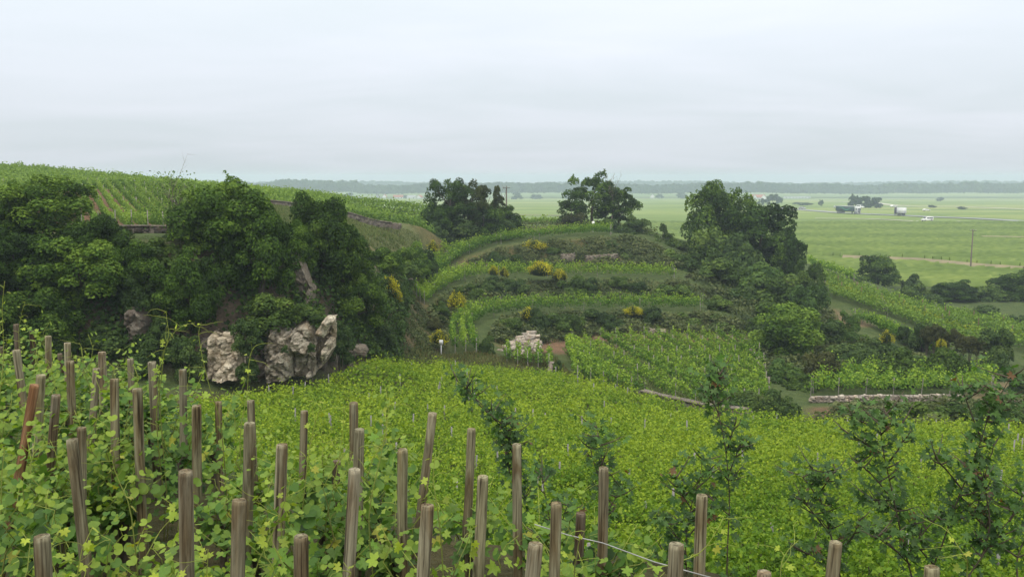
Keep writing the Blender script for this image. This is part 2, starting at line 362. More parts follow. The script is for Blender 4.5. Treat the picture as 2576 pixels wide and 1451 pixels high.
# hilltop and its right flank
uvl((1080, 612, 116), (1200, 592, 128), (1370, 568, 134), (1500, 562, 136), (1620, 580, 134), (1720, 605, 130))
uvl((1640, 625, 121), (1760, 660, 121), (1850, 690, 118), (1950, 715, 114), (2030, 725, 112))
uvl((1800, 715, 106), (1900, 745, 104), (2000, 770, 100), (2080, 775, 100))
uvl((1860, 790, 94), (1960, 830, 90), (2050, 850, 86), (2150, 860, 84))
uvl((1900, 870, 82), (2000, 905, 78), (2100, 915, 77), (2250, 920, 76), (2400, 930, 75), (2600, 940, 73))
uvl((1930, 955, 68), (2050, 985, 64), (2200, 985, 64), (2400, 985, 64), (2600, 985, 64))
uvl((1930, 1045, 55.5), (2040, 1012, 58.5), (2200, 1014, 58.5), (2400, 1012, 58.5), (2650, 1010, 58.5))
# right ridge of vines
uvl((2062, 690, 121), (2200, 742, 112), (2400, 795, 103), (2600, 835, 96), (2800, 860, 92))
uvl((2085, 752, 104), (2250, 805, 95), (2400, 868, 86), (2600, 895, 82), (2800, 910, 80))
uvl((2030, 668, 136), (2140, 705, 130), (2250, 770, 125), (2420, 810, 118), (2620, 850, 112))
uvl((2020, 660, 150), (2140, 696, 142))
xyl((58, 158, -18.2), (66, 148, -19.2), (90, 140, -19.5), (120, 132, -19.6), (165, 125, -19.6))
xyl((35, 172, -17.8), (60, 182, -19.5), (110, 182, -19.6), (165, 182, -19.6))
# behind the hilltop
xyl((-8, 158, -8.8), (8, 158, -9.0), (20, 156, -9.4), (32, 152, -11.5))
xyl((-15, 195, -13.5), (5, 190, -15.0), (30, 190, -17.8))
# upper left: wall at the foot of the steep rows, grass, road, crest
uvl((-400, 612, 52), (-100, 600, 53), (100, 597, 54), (285, 592, 55), (490, 590, 57), (600, 590, 61))
uvl((-400, 590, 53), (-100, 586, 54), (100, 583, 55.5), (285, 579, 56.5), (490, 583, 58.5))
uvl((640, 560, 74), (760, 570, 80), (900, 592, 82), (1030, 600, 90), (1075, 602, 97))
uvl((-100, 478, 104), (300, 474, 104), (560, 500, 100), (680, 517, 98), (820, 530, 99), (950, 548, 101), (1060, 565, 103), (1110, 585, 108))
uvl((-400, 395, 150), (-100, 421, 150), (0, 428, 150), (300, 450, 150), (600, 484, 148), (850, 508, 141), (1070, 531, 132), (1200, 562, 134))
xyl((-150, 200, -3), (-100, 200, -7.0), (-50, 200, -10), (-25, 195, -12.5))
xyl((-150, 245, -12), (-80, 245, -17.5), (0, 245, -19.0), (60, 245, -19.5), (165, 245, -19.6))
xyl((-150, 299, -20.6), (0, 299, -20.6), (165, 299, -20.6))
xyl((-150, -14, -1.6), (-149, 60, -2.5), (-149, 110, -1.0), (-149, 150, 2.5))
xyl((164, -14, -1.6), (164, 50, -15), (164, 100, -17.5))

vv, ee = [], []
for L in LINES:
    i0 = len(vv)
    vv += L
    ee += [(i0 + i, i0 + i + 1) for i in range(len(L) - 1)]
for c_ in ((-152, -15), (166, -15), (166, 301), (-152, 301)):
    vv.append((c_[0], c_[1], EYE - (1.6 if c_[1] < 0 else 20.6)))
r2 = delaunay_2d_cdt([Vector((p[0], p[1])) for p in vv], ee, [], 0, 1e-4)
zin = {}
tv = []
src = np.array(vv)
for co, orig in zip(r2[0], r2[3]):
    if len(orig): z = src[orig[0]][2]
    else:
        d = np.hypot(src[:, 0] - co[0], src[:, 1] - co[1]); k = np.argsort(d)[:2]
        w = 1 / (d[k] + 1e-3); z = float((src[k, 2] * w).sum() / w.sum())
    tv.append((co[0], co[1], z))
bvh = BVHTree.FromPolygons(tv, [tuple(f) for f in r2[2]])
STEP = 1.0
GX = np.arange(-148, 162.01, STEP); GY = np.arange(-13, 298.01, STEP)
Hm = np.zeros((len(GX), len(GY)))
dn = Vector((0, 0, -1))
for i, x in enumerate(GX):
    for j, y in enumerate(GY):
        h = bvh.ray_cast(Vector((x, y, 200)), dn)
        Hm[i, j] = h[0][2] if h[0] is not None else EYE - 20
S = Hm.copy()
S[1:-1, 1:-1] = (Hm[1:-1, 1:-1] * 4 + Hm[:-2, 1:-1] + Hm[2:, 1:-1] + Hm[1:-1, :-2] + Hm[1:-1, 2:]) / 8
Hm = S
XX, YY = np.meshgrid(GX, GY, indexing='ij')
gradm = np.hypot(*np.gradient(Hm))
far = np.clip((YY - 12) / 10, 0, 1)
bumpn = np.array([[noise.noise((x * 0.35, y * 0.35, 0)) * 0.10 + noise.noise((x * 0.11, y * 0.11, 5)) * 0.15 for y in GY] for x in GX])
Hm = Hm + bumpn * far * (1 + 3.0 * np.clip(gradm - 0.6, 0, 1.5))
def hz(x, y):
    x = np.asarray(x, dtype=float); y = np.asarray(y, dtype=float)
    fx = np.clip((x - GX[0]) / STEP, 0, len(GX) - 1.001); fy = np.clip((y - GY[0]) / STEP, 0, len(GY) - 1.001)
    i = fx.astype(int); j = fy.astype(int); a = fx - i; b = fy - j
    return Hm[i, j] * (1 - a) * (1 - b) + Hm[i + 1, j] * a * (1 - b) + Hm[i, j + 1] * (1 - a) * b + Hm[i + 1, j + 1] * a * b
def ground(u, Y):
    """point of the ground seen in column u at forward distance Y"""
    v = 700.0
    for _ in range(6):
        x = P(u, v, Y)[0]
        z = float(hz(x, Y)) if Y < 290 else float(plain_z(Y))
        dzr = (z - EYE) / Y                       # invert the projection for v
        b = (dzr * CP + SP) / (CP - dzr * SP)
        v = H_ / 2 - b * F_
    return x, Y, z, v
def height_px(u, Y, vtop, z):
    return P(u, vtop, Y)[2] - z
def in_poly(x, y, poly):
    x = np.asarray(x); y = np.asarray(y); ins = np.zeros(x.shape, bool)
    n = len(poly)
    for i in range(n):
        x1, y1 = poly[i][:2]; x2, y2 = poly[(i + 1) % n][:2]
        cnd = ((y1 > y) != (y2 > y)) & (x < (x2 - x1) * (y - y1) / (y2 - y1 + 1e-12) + x1)
        ins ^= cnd
    return ins
def upoly(*pts): return [P(*p)[:2] for p in pts]

FIELD = [(-14, 23.0), (-9.5, 19.5), (0, 13.5), (12, 12.5), (34, 12.5), (34, 43), (22, 45.5)] + upoly((1900, 1085, 46), (1760, 1055, 49), (1620, 1025, 52.5), (1383, 975, 59.5), (1300, 965, 60.5), (1200, 946, 62), (1100, 946, 61.5), (1020, 940, 58.5), (930, 945, 53.5), (850, 955, 49), (760, 968, 46.8), (690, 975, 45.5), (560, 990, 41), (440, 1005, 37.5), (300, 1030, 33), (120, 1060, 28))
PLOT = upoly((1410, 875, 78), (1500, 860, 84), (1700, 855, 85.5), (1885, 860, 85), (1925, 930, 72), (1940, 1020, 57), (1760, 1035, 57.5), (1620, 1000, 60), (1470, 965, 63))
HILLROWS = upoly((-150, 586, 54.5), (285, 579, 57), (490, 583, 59), (600, 560, 68), (560, 500, 99), (300, 475, 103), (-150, 478, 103))
CREST = upoly((-250, 478, 105), (300, 474, 105), (560, 499, 101), (680, 515, 99.5), (950, 546, 102.5), (1060, 562, 104.5), (1100, 575, 112), (1150, 545, 134), (1070, 529, 135), (850, 506, 144), (600, 482, 152), (0, 426, 154), (-250, 405, 154))

# colours of the ground itself
tin = np.zeros((len(GX), len(GY), 3)); tin[:] = (0.072, 0.100, 0.034)            # grass
def paint(mask, c): tin[mask] = c
paint(in_poly(XX, YY, FIELD), (0.085, 0.080, 0.034))
paint(in_poly(XX, YY, PLOT), (0.095, 0.120, 0.040))
paint(in_poly(XX, YY, HILLROWS), (0.190, 0.115, 0.072))
paint(in_poly(XX, YY, CREST), (0.075, 0.095, 0.034))
paint((YY < 9) & (YY > -14), (0.075, 0.070, 0.035))
paint((gradm > 0.45) & (YY > 62) & (XX > -14), (0.135, 0.118, 0.052))             # dry banks
paint((gradm > 0.9) & (XX < -8) & (YY < 80), (0.120, 0.095, 0.070))               # cliff earth
paint(in_poly(XX, YY, upoly((985, 925, 59), (1110, 912, 64), (1115, 860, 72), (1065, 790, 80), (1020, 760, 84), (1010, 820, 72))), (0.130, 0.105, 0.055))
paint(in_poly(XX, YY, upoly((1190, 900, 67), (1230, 900, 67), (1300, 800, 84), (1390, 790, 88), (1400, 800, 87), (1290, 830, 80), (1240, 880, 71))), (0.185, 0.115, 0.065))
paint(in_poly(XX, YY, upoly((1290, 885, 72), (1900, 858, 84), (1900, 846, 87), (1500, 846, 87), (1340, 862, 80))), (0.170, 0.105, 0.065))
paint(in_poly(XX, YY, upoly((1140, 672, 106), (1245, 668, 112), (1240, 632, 113), (1190, 640, 110))), (0.205, 0.140, 0.075))
paint(in_poly(XX, YY, upoly((1330, 590, 126), (1420, 580, 128), (1420, 563, 134), (1330, 565, 134))), (0.200, 0.125, 0.085))
paint(in_poly(XX, YY, upoly((2080, 760, 101), (2150, 790, 96), (2200, 800, 92), (2120, 800, 92))), (0.190, 0.135, 0.085))
paint(in_poly(XX, YY, upoly((600, 595, 62), (760, 615, 68), (900, 605, 79), (1090, 620, 94), (1100, 575, 106), (1060, 561, 103), (950, 543, 101), (820, 526, 99), (680, 514, 98), (590, 505, 94))), (0.125, 0.145, 0.062))
paint(in_poly(XX, YY, upoly((450, 960, 43), (680, 962, 46), (690, 980, 44.8), (560, 992, 40.5), (420, 1000, 37))), (0.105, 0.078, 0.048))
paint(in_poly(XX, YY, upoly((2440, 960, 68), (2600, 950, 70), (2700, 1000, 60), (2400, 1005, 60))), (0.165, 0.135, 0.075))
paint(in_poly(XX, YY, upoly((2040, 1040, 53), (2130, 1040, 53), (2120, 1024, 56), (2050, 1020, 57))), (0.160, 0.095, 0.060))
for _ in range(1):
    t2 = tin.copy(); t2[1:-1, 1:-1] = (tin[1:-1, 1:-1] * 4 + tin[:-2, 1:-1] + tin[2:, 1:-1] + tin[1:-1, :-2] + tin[1:-1, 2:]) / 8; tin = t2
m, t, o = new_mat('hillside_ground')
at = N(t, 'ShaderNodeAttribute', attribute_name='soil'); geo = N(t, 'ShaderNodeNewGeometry')
n1 = noise_n(t, 0.9, 6, geo.outputs['Position'], 0.7); n2 = noise_n(t, 7, 4, geo.outputs['Position'], 0.7)
c = mixc(t, 1.0, at.outputs['Color'], ramp(t, n1.outputs['Fac'], [(0.25, (0.55, 0.66, 0.5)), (0.5, (1, 1, 1)), (0.75, (1.45, 1.3, 1.2))]).outputs[0], 'MULTIPLY')
c = mixc(t, 1.0, c, ramp(t, n2.outputs['Fac'], [(0.3, (0.6, 0.6, 0.6)), (0.7, (1.35, 1.3, 1.3))]).outputs[0], 'MULTIPLY')
b = N(t, 'ShaderNodeBsdfPrincipled'); b.inputs['Roughness'].default_value = 0.95; b.inputs['Specular IOR Level'].default_value = 0.1
t.links.new(c, b.inputs['Base Color'])
bp = N(t, 'ShaderNodeBump'); bp.inputs['Strength'].default_value = 0.7; bp.inputs['Distance'].default_value = 0.25
t.links.new(n2.outputs['Fac'], bp.inputs['Height']); t.links.new(bp.outputs[0], b.inputs['Normal']); t.links.new(b.outputs[0], o.inputs[0])
G['ground'] = m
nx, ny = len(GX), len(GY)
ids = np.arange(nx * ny).reshape(nx, ny)
Q = np.stack([ids[:-1, :-1], ids[1:, :-1], ids[1:, 1:], ids[:-1, 1:]], -1).reshape(-1, 4)
me = mk('terrain', np.stack([XX, YY, Hm], -1).reshape(-1, 3), Q, G['ground'], smooth=True)
ca = me.attributes.new('soil', 'FLOAT_COLOR', 'POINT')
ca.data.foreach_set('color', np.concatenate([tin.reshape(-1, 3), np.ones((nx * ny, 1))], 1).astype(np.float32).ravel())
tag(ob('terrain', me), kind='structure')

# the plain
m, t, o = new_mat('plain_fields')
geo = N(t, 'ShaderNodeNewGeometry')
mpn = N(t, 'ShaderNodeMapping'); mpn.inputs['Rotation'].default_value = (0, 0, 0.42); mpn.inputs['Scale'].default_value = (0.006, 0.011, 1); t.links.new(geo.outputs['Position'], mpn.inputs[0])
vo = N(t, 'ShaderNodeTexVoronoi'); vo.inputs['Scale'].default_value = 1.0; t.links.new(mpn.outputs[0], vo.inputs['Vector'])
sx = N(t, 'ShaderNodeSeparateColor'); t.links.new(vo.outputs['Color'], sx.inputs[0])
c = ramp(t, sx.outputs[0], [(0.0, (0.128, 0.182, 0.046)), (0.5, (0.178, 0.232, 0.062)), (0.9, (0.250, 0.275, 0.090))]).outputs[0]
mp2 = N(t, 'ShaderNodeMapping'); mp2.inputs['Rotation'].default_value = (0, 0, 0.12); mp2.inputs['Scale'].default_value = (0.03, 0.22, 1); t.links.new(geo.outputs['Position'], mp2.inputs[0])
n1 = noise_n(t, 1.0, 5, mp2.outputs[0], 0.65)
c = mixc(t, 1.0, c, ramp(t, n1.outputs['Fac'], [(0.3, (0.62, 0.68, 0.62)), (0.7, (1.3, 1.25, 1.2))]).outputs[0], 'MULTIPLY')
b = N(t, 'ShaderNodeBsdfPrincipled'); b.inputs['Roughness'].default_value = 0.95; b.inputs['Specular IOR Level'].default_value = 0.1
t.links.new(c, b.inputs['Base Color']); t.links.new(b.outputs[0], o.inputs[0])
G['plain'] = m
px = np.linspace(-1900, 1900, 77); py = np.concatenate([np.linspace(140, 500, 37), np.linspace(540, 2820, 58)])
AX, AY = np.meshgrid(px, py, indexing='ij')
AZ = plain_z(AY)
ids = np.arange(AX.size).reshape(AX.shape)
Q = np.stack([ids[:-1, :-1], ids[1:, :-1], ids[1:, 1:], ids[:-1, 1:]], -1).reshape(-1, 4)
tag(ob('plain', mk('plain', np.stack([AX, AY, AZ], -1).reshape(-1, 3), Q, G['plain'])), kind='structure')

# ------------------------------------------------------------------ foliage building blocks
def unit(v): return v / (np.linalg.norm(v, axis=-1, keepdims=True) + 1e-9)
def leaves(C, Nn, size, aspect=1.35, fold=0.18, r=rng):
    """one folded quad per leaf"""
    n = len(C); Nn = unit(Nn)
    t_ = unit(np.cross(Nn, r.normal(size=(n, 3)))); b_ = np.cross(Nn, t_)
    s = np.broadcast_to(np.asarray(size, dtype=float), (n,))[:, None]
    V = np.empty((n, 4, 3))
    V[:, 0] = C - t_ * s * 0.5 * aspect
    V[:, 1] = C + b_ * s * 0.46 + Nn * s * fold
    V[:, 2] = C + t_ * s * 0.5 * aspect
    V[:, 3] = C - b_ * s * 0.46 + Nn * s * fold
    return V.reshape(-1, 3), np.arange(n * 4).reshape(n, 4)
def sphere_dirs(n, r=rng):
    return unit(r.normal(size=(n, 3)))
def crown_mesh(name, seed, n, leaf, nl, lobe=(0.25, 0.45), top=1.0, shape='round', gaps=0.0):
    """unit crown (radius 1, z from -1 to 1) of many leaf faces on clumps"""
    r = np.random.default_rng(seed)
    lobes = []
    while len(lobes) < nl:
        d = sphere_dirs(1, r)[0]
        rad = r.uniform(0.25, 0.82) ** 0.6
        p = d * rad
        if shape == 'cone':
            k = 1 - 0.72 * (p[2] + 1) / 2; p[:2] *= k * 1.15
        elif shape == 'dome':
            p[2] = abs(p[2]) * 1.75 - 0.92
            p[:2] *= 1.0
        elif shape == 'flat' and p[2] < -0.5: continue
        lr = r.uniform(*lobe) * (1.0 - 0.25 * abs(p[2]))
        lobes.append((p, lr, r.uniform(-0.17, 0.17)))
    Pp = np.array([l[0] for l in lobes]); R = np.array([l[1] for l in lobes]); T = np.array([l[2] for l in lobes])
    k = r.choice(nl, size=n * 2, p=R ** 2 / (R ** 2).sum())
    d = sphere_dirs(n * 2, r); d[:, 2] = np.where(d[:, 2] < -0.3, -d[:, 2] * 0.6, d[:, 2]); d = unit(d)
    wob = 0.82 + 0.26 * r.random(n * 2) + 0.10 * np.sin(d[:, 0] * 9 + k) * np.sin(d[:, 1] * 8 + 2 * k)
    C = Pp[k] + d * (R[k] * wob)[:, None]
    # drop leaves buried deep in other clumps
    keep = np.ones(n * 2, bool)
    for q in range(nl):
        dd = np.linalg.norm(C - Pp[q], axis=1)
        keep &= ~((dd < R[q] * 0.62) & (k != q) & (r.random(n * 2) < 0.9))
    idx = np.nonzero(keep)[0][:n]
    C, d, k = C[idx], d[idx], k[idx]
    lo_, hi_ = np.percentile(C, 0.35, axis=0), np.percentile(C, 99.65, axis=0)
    ctr, ext = (lo_ + hi_) / 2, (hi_ - lo_) / 2
    C = (C - ctr) / ext; Pp = (Pp - ctr) / ext; R = R / ext.mean()
    nrm = d + r.normal(size=d.shape) * 0.42 + np.array([0, 0, 0.2])
    V, Fq = leaves(C, nrm, leaf * r.uniform(0.65, 1.3, len(C)), r=r)
    tn = np.clip(0.42 + T[k] * 1.7 + r.normal(size=len(C)) * 0.15, 0, 1)
    # a few sprigs standing out of the outline
    ns = max(6, nl // 2)
    for _ in range(ns):
        q = r.integers(nl); dd = unit(np.array([r.normal(), r.normal(), abs(r.normal()) + 0.5]))
        st = Pp[q] + dd * R[q] * 0.9
        m_ = 22
        tt = np.linspace(0, 1, m_)[:, None]
        C2 = st + dd * tt * r.uniform(0.10, 0.26) + r.normal(size=(m_, 3)) * 0.022
        V2, F2 = leaves(C2, sphere_dirs(m_, r) + [0, 0, 0.4], leaf * 0.85, r=r)
        Fq = np.concatenate([Fq, F2 + len(V)]); V = np.concatenate([V, V2]); tn = np.concatenate([tn, np.full(m_, 0.62)])
    return mk(name, V, Fq, G['tree_mid'], np.repeat(tn, 4))
CROWN = [crown_mesh('crown', 100 + i, 12500, 0.070, 62, (0.16, 0.34), shape=('round', 'dome', 'round', 'flat')[i % 4]) for i in range(6)]
BIGC = [crown_mesh('crown', 150 + i, 21000, 0.052, 95, (0.12, 0.29), shape=('round', 'flat', 'round')[i % 3]) for i in range(3)]
BUSH = [crown_mesh('foliage', 200 + i, 5200, 0.105, 34, (0.20, 0.42), shape=('dome', 'round', 'dome')[i % 3]) for i in range(7)]
AIRY = [crown_mesh('crown', 280 + i, 8500, 0.062, 74, (0.09, 0.21), shape=('flat', 'round')[i % 2]) for i in range(3)]
WILLOW = crown_mesh('foliage', 260, 7000, 0.075, 40, (0.14, 0.32), shape='dome')
CONE = crown_mesh('foliage', 270, 5200, 0.10, 34, (0.16, 0.32), shape='cone')

def trunk_mesh(seed, h, r0, limbs=5, spread=1.0, bare=False):
    r = np.random.default_rng(seed); mb = MB()
    pts = [(0, 0, -0.4)]
    lean = r.normal(size=2) * 0.08
    for i in range(1, 6):
        pts.append((lean[0] * i * h / 5 + r.normal() * 0.03 * h, lean[1] * i * h / 5 + r.normal() * 0.03 * h, h * i / 5))
    mb.tube(pts, [r0, r0 * 0.85, r0 * 0.72, r0 * 0.55, r0 * 0.4, r0 * 0.2], 7)
    for k in range(limbs):
        i = r.integers(2, 5); p0 = np.array(pts[i]); a = r.uniform(0, 6.28)
        d = np.array([math.cos(a) * spread, math.sin(a) * spread, r.uniform(0.5, 1.1)]); L = h * (r.uniform(0.25, 0.5) if bare else r.uniform(0.15, 0.28))
        p1 = p0 + d * L * 0.5; p2 = p1 + (d + r.normal(size=3) * 0.3) * L * 0.5
        mb.tube([p0, p1, p2], [r0 * 0.38, r0 * 0.24, r0 * 0.08], 5)
        if bare:
            for _ in range(5):
                q = p0 + (p2 - p0) * r.uniform(0.3, 1.0); dd = unit(d + r.normal(size=3) * 0.7); l2 = L * r.uniform(0.25, 0.5)
                mb.tube([q, q + dd * l2 * 0.5 + r.normal(size=3) * 0.05, q + dd * l2], [r0 * 0.16, r0 * 0.10, r0 * 0.03], 4)
    return mb.mesh('trunk', G['deadwood'] if bare else G['bark'], True)
TRUNK = [trunk_mesh(300 + i, 1.0, 0.045) for i in range(4)]

def tree(u, Y, vtop, hw, label, mat='tree_dark', proto=None, crown_low=0.18, cat='tree', group=None, vbase=None, depth=1.0, name='tree', lift=0.0):
    x, y, z, vg = ground(u, Y)
    if vbase is not None: z0 = P(u, vbase, Y)[2]
    else: z0 = z
    zt = P(u, vtop, Y)[2]
    rx = hw * Y / F_
    h = max(zt - z, 1.15 * rx); z = zt - h
    e_ = empty(name, (x, y, z), random.uniform(0, 6.28) if depth == 1.0 else 0)
    tag(e_, label, cat, group)
    tr = ob('trunk', TRUNK[random.randrange(4)], e_); tr.scale = (h * 0.8, h * 0.8, h * 0.72)
    lo = max(max(z0 - z, 0) + h * crown_low, h - 2.35 * rx)
    pr = proto if proto is not None else CROWN[random.randrange(len(CROWN))]
    c_ = ob('crown', pr, e_, mat=G[mat]); c_.location = (0, 0, (lo + h) / 2); c_.scale = (rx, rx * depth, (h - lo) / 2 * 1.02)
    c_.rotation_euler = (0, 0, random.uniform(0, 6.28) if depth == 1.0 else random.choice([0, math.pi]))
    return e_
STEM = None
def stem_mesh():
    mb = MB(); r = np.random.default_rng(5)
    for k in range(5):
        a = k * 1.3; mb.tube([(0, 0, -0.3), (math.cos(a) * 0.2, math.sin(a) * 0.2, 0.5), (math.cos(a) * 0.45, math.sin(a) * 0.45, 1.1)], [0.05, 0.035, 0.012], 5)
    return mb.mesh('stem', G['bark'], True)
STEM = stem_mesh()
def shrub(u, Y, vtop, hw, label, mat='shrub_mid', proto=None, cat='shrub', group=None, name='shrub', vbot=None, sink=0.25):
    x, y, z, vg = ground(u, Y)
    zt = P(u, vtop, Y)[2]
    rx = hw * Y / F_; h = max(zt - z, 1.05 * rx); z = zt - h
    e_ = empty(name, (x, y, z), random.uniform(0, 6.28)); tag(e_, label, cat, group)
    pr = proto if proto is not None else BUSH[random.randrange(len(BUSH))]
    f = ob('foliage', pr, e_, mat=G[mat]); hb = min(h / 2 * (1 + sink), 1.15 * rx) if vbot is None else (zt - P(u, vbot, Y)[2]) / 2; f.scale = (rx, rx, hb); f.location = (0, 0, h - hb)
    s_ = ob('stem', STEM, e_); s_.scale = (rx * 0.8, rx * 0.8, max(h - hb, h * 0.4))
    return e_
def broom_mesh(seed):
    r = np.random.default_rng(seed)
    n = 1500
    a = r.uniform(0, 6.28, n); sp = r.uniform(0.02, 1.0, n) ** 0.85
    base = np.stack([np.cos(a) * sp * 0.35, np.sin(a) * sp * 0.35, np.full(n, -0.3)], 1)
    hgt = (1.75 - 0.55 * sp ** 2) * r.uniform(0.55, 1.0, n)
    tip = np.stack([np.cos(a) * sp, np.sin(a) * sp, -0.95 + hgt], 1) + r.normal(size=(n, 3)) * 0.06
    mid = (base + tip) / 2 + np.stack([np.cos(a), np.sin(a), np.zeros(n)], 1) * 0.06
    w = np.stack([-np.sin(a), np.cos(a), np.zeros(n)], 1) * 0.022
    V = np.stack([base - w, base + w, mid + w, mid - w, tip], 1).reshape(-1, 3)
    i = np.arange(n)[:, None] * 5
    st = mk('stems', V, [i + np.array([[0, 1, 2, 3]]), i + np.array([[3, 2, 4]])], G['broom'], np.repeat(r.uniform(0.1, 0.9, n), 5))
    m_ = 3600; k = r.integers(n, size=m_); cl = np.sin(a[k] * 3 + seed) + np.sin(sp[k] * 5 + seed * 2) + r.normal(size=m_) * 0.5
    k = k[cl > 0.25]
    f = r.uniform(0.72, 1.03, len(k))[:, None]
    C = base[k] * (1 - f) + tip[k] * f + r.normal(size=(len(k), 3)) * 0.05
    V, Fq = leaves(C, sphere_dirs(len(k), r) + [0, 0, 0.6], 0.075, 1.1, r=r)
    fl = mk('flowers', V, Fq, G['flower'], np.repeat(r.uniform(0.1, 0.9, len(k)), 4))
    return st, fl
BROOM = [broom_mesh(400 + i) for i in range(3)]
def broom(u, Y, vtop, hw, label, fl=True):
    x, y, z, vg = ground(u, Y)
    rx = hw * Y / F_; zt = P(u, vtop, Y)[2]; h = max(zt - z, 1.2 * rx); h = min(h, 3.0 * rx); z = zt - h; rx = hw * Y / F_
    e_ = empty('broom_shrub', (x, y, z), random.uniform(0, 6.28)); tag(e_, label, 'broom shrub', 'yellow-flowering broom shrubs' if fl else None)
    a_, b_ = BROOM[random.randrange(3)]
    for nm, me_ in (('stems', a_), ('flowers', b_)):
        if nm == 'flowers' and not fl: continue
        c_ = ob(nm, me_, e_); c_.scale = (rx, rx, h / 1.9); c_.location = (0, 0, h * 0.52)
    return e_

# ------------------------------------------------------------------ the dense vineyard below the stakes
def vine_cloud(r, n, leaf, h=1.1, w=0.5):
    """leaves of one low vine bush, base at the origin"""
    z = h * (0.28 + 0.72 * r.beta(2.2, 1.2, n)); a = r.uniform(0, 6.28, n)
    rad = w * np.sqrt(r.random(n)) * (1.15 - 0.45 * np.abs(z / h - 0.6))
    C = np.stack([np.cos(a) * rad, np.sin(a) * rad, z], 1)
    ns = n // 7                                     # upright shoot tips
    k = r.integers(5, size=ns); ang = k * 1.25 + r.uniform(0, 1)
    C[:ns] = np.stack([np.cos(ang) * w * 0.55, np.sin(ang) * w * 0.55, h * r.uniform(0.9, 1.28, ns)], 1) + r.normal(size=(ns, 3)) * 0.05
    nr = np.stack([np.cos(a) * 0.5, np.sin(a) * 0.5, np.full(n, 0.75)], 1) + r.normal(size=(n, 3)) * 0.55
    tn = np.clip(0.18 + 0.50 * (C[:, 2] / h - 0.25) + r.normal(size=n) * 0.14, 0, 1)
    sz = leaf * r.uniform(0.6, 1.25, n) * np.where(np.arange(n) < ns, 0.7, 1.0)
    return C, nr, sz, tn
VINE = []
for i in range(7):
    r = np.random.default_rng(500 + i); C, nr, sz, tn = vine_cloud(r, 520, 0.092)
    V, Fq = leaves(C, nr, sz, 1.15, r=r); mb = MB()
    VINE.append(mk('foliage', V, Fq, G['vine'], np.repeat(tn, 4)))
mb = MB(); mb.tube([(0, 0, -0.2), (0.03, 0.02, 0.3), (-0.02, 0.03, 0.6)], [0.03, 0.026, 0.015], 5)
for k in range(4):
    a = k * 1.6; mb.tube([(0, 0.02, 0.5), (math.cos(a) * 0.15, math.sin(a) * 0.15, 0.75), (math.cos(a) * 0.25, math.sin(a) * 0.25, 1.05)], [0.012, 0.01, 0.005], 4)
VTRUNK = mb.mesh('stem', G['bark'])
spots = []
row_a = 0.28
for iy in range(-10, 95):
    for ix in range(-90, 90):
        gx, gy = ix * 0.80, 10 + iy * 1.08
        x = gx * math.cos(row_a) - (gy - 35) * math.sin(row_a) + rng.normal() * 0.13
        y = 35 + gx * math.sin(row_a) + (gy - 35) * math.cos(row_a) + rng.normal() * 0.13
        spots.append((x, y))
spots = np.array(spots)
spots = spots[in_poly(spots[:, 0], spots[:, 1], FIELD)]
sz_ = hz(spots[:, 0], spots[:, 1])
# keep those inside (or just outside) the view
uu = W_ / 2 + F_ * spots[:, 0] / (spots[:, 1] * CP - (sz_ - EYE) * SP)
ok = (uu > 20) & (uu < 2680)
spots, sz_, uu = spots[ok], sz_[ok], uu[ok]
vpx = HORIZ + (EYE - sz_ - 1.0) / spots[:, 1] * F_
vis = (vpx < 1500) & (uu > 420) & (uu < 2600)
d_ = np.where(vis, spots[:, 1], 1e3)
order = np.argsort(d_)
near, rest = order[:300], order[300:]
for q, i in enumerate(near):
    x, y = spots[i]
    e_ = empty('grapevine', (x, y, sz_[i]), random.uniform(0, 6.28)); s_ = random.uniform(0.85, 1.15); e_.scale = (s_, s_, s_ * random.uniform(0.9, 1.1))
    tag(e_, 'low bushy yellow-green grapevine in the nearest rows of the dense vineyard beyond the stakes', 'grapevine', 'vines in the dense vineyard below the stakes')
    ob('foliage', VINE[random.randrange(7)], e_); ob('stem', VTRUNK, e_)
VV, FF, TT, nn_ = [], [], [], 0
for q, i in enumerate(rest):
    x, y = spots[i]
    n = 190 if y < 38 else 120
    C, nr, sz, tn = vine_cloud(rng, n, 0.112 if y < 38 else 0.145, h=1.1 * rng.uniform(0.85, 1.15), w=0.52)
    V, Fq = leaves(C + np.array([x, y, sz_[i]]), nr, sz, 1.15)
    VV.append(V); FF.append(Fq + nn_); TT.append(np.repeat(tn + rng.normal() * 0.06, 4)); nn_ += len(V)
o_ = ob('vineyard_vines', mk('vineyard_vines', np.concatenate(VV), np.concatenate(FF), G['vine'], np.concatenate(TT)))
tag(o_, 'dense yellow-green mass of vines filling the hollow below the cliff', 'vines', kind='stuff')
# slim grey stakes standing in that vineyard
mb = MB(); mb.tube([(0, 0, -0.2), (0, 0, 1.32)], 0.032, 5)
STK = mb.mesh('vineyard_stake', plain_mat('grey_stake', (0.16, 0.15, 0.15), (0.28, 0.27, 0.26), 12, stretch=(1, 1, 0.2)))
cand = order[(np.arange(len(order)) % 13 == 5)]
cand = [i for i in cand if vis[i]][:150]
for i in cand:
    o_ = ob('vineyard_stake', STK, loc=(spots[i][0] + 0.12, spots[i][1], float(sz_[i])))
    o_.rotation_euler = (random.gauss(0, 0.03), random.gauss(0, 0.03), 0); o_.scale = (1, 1, random.uniform(0.92, 1.08))
    tag(o_, 'slim grey stake just showing above the dense vineyard', 'stake', 'slim stakes in the dense vineyard')

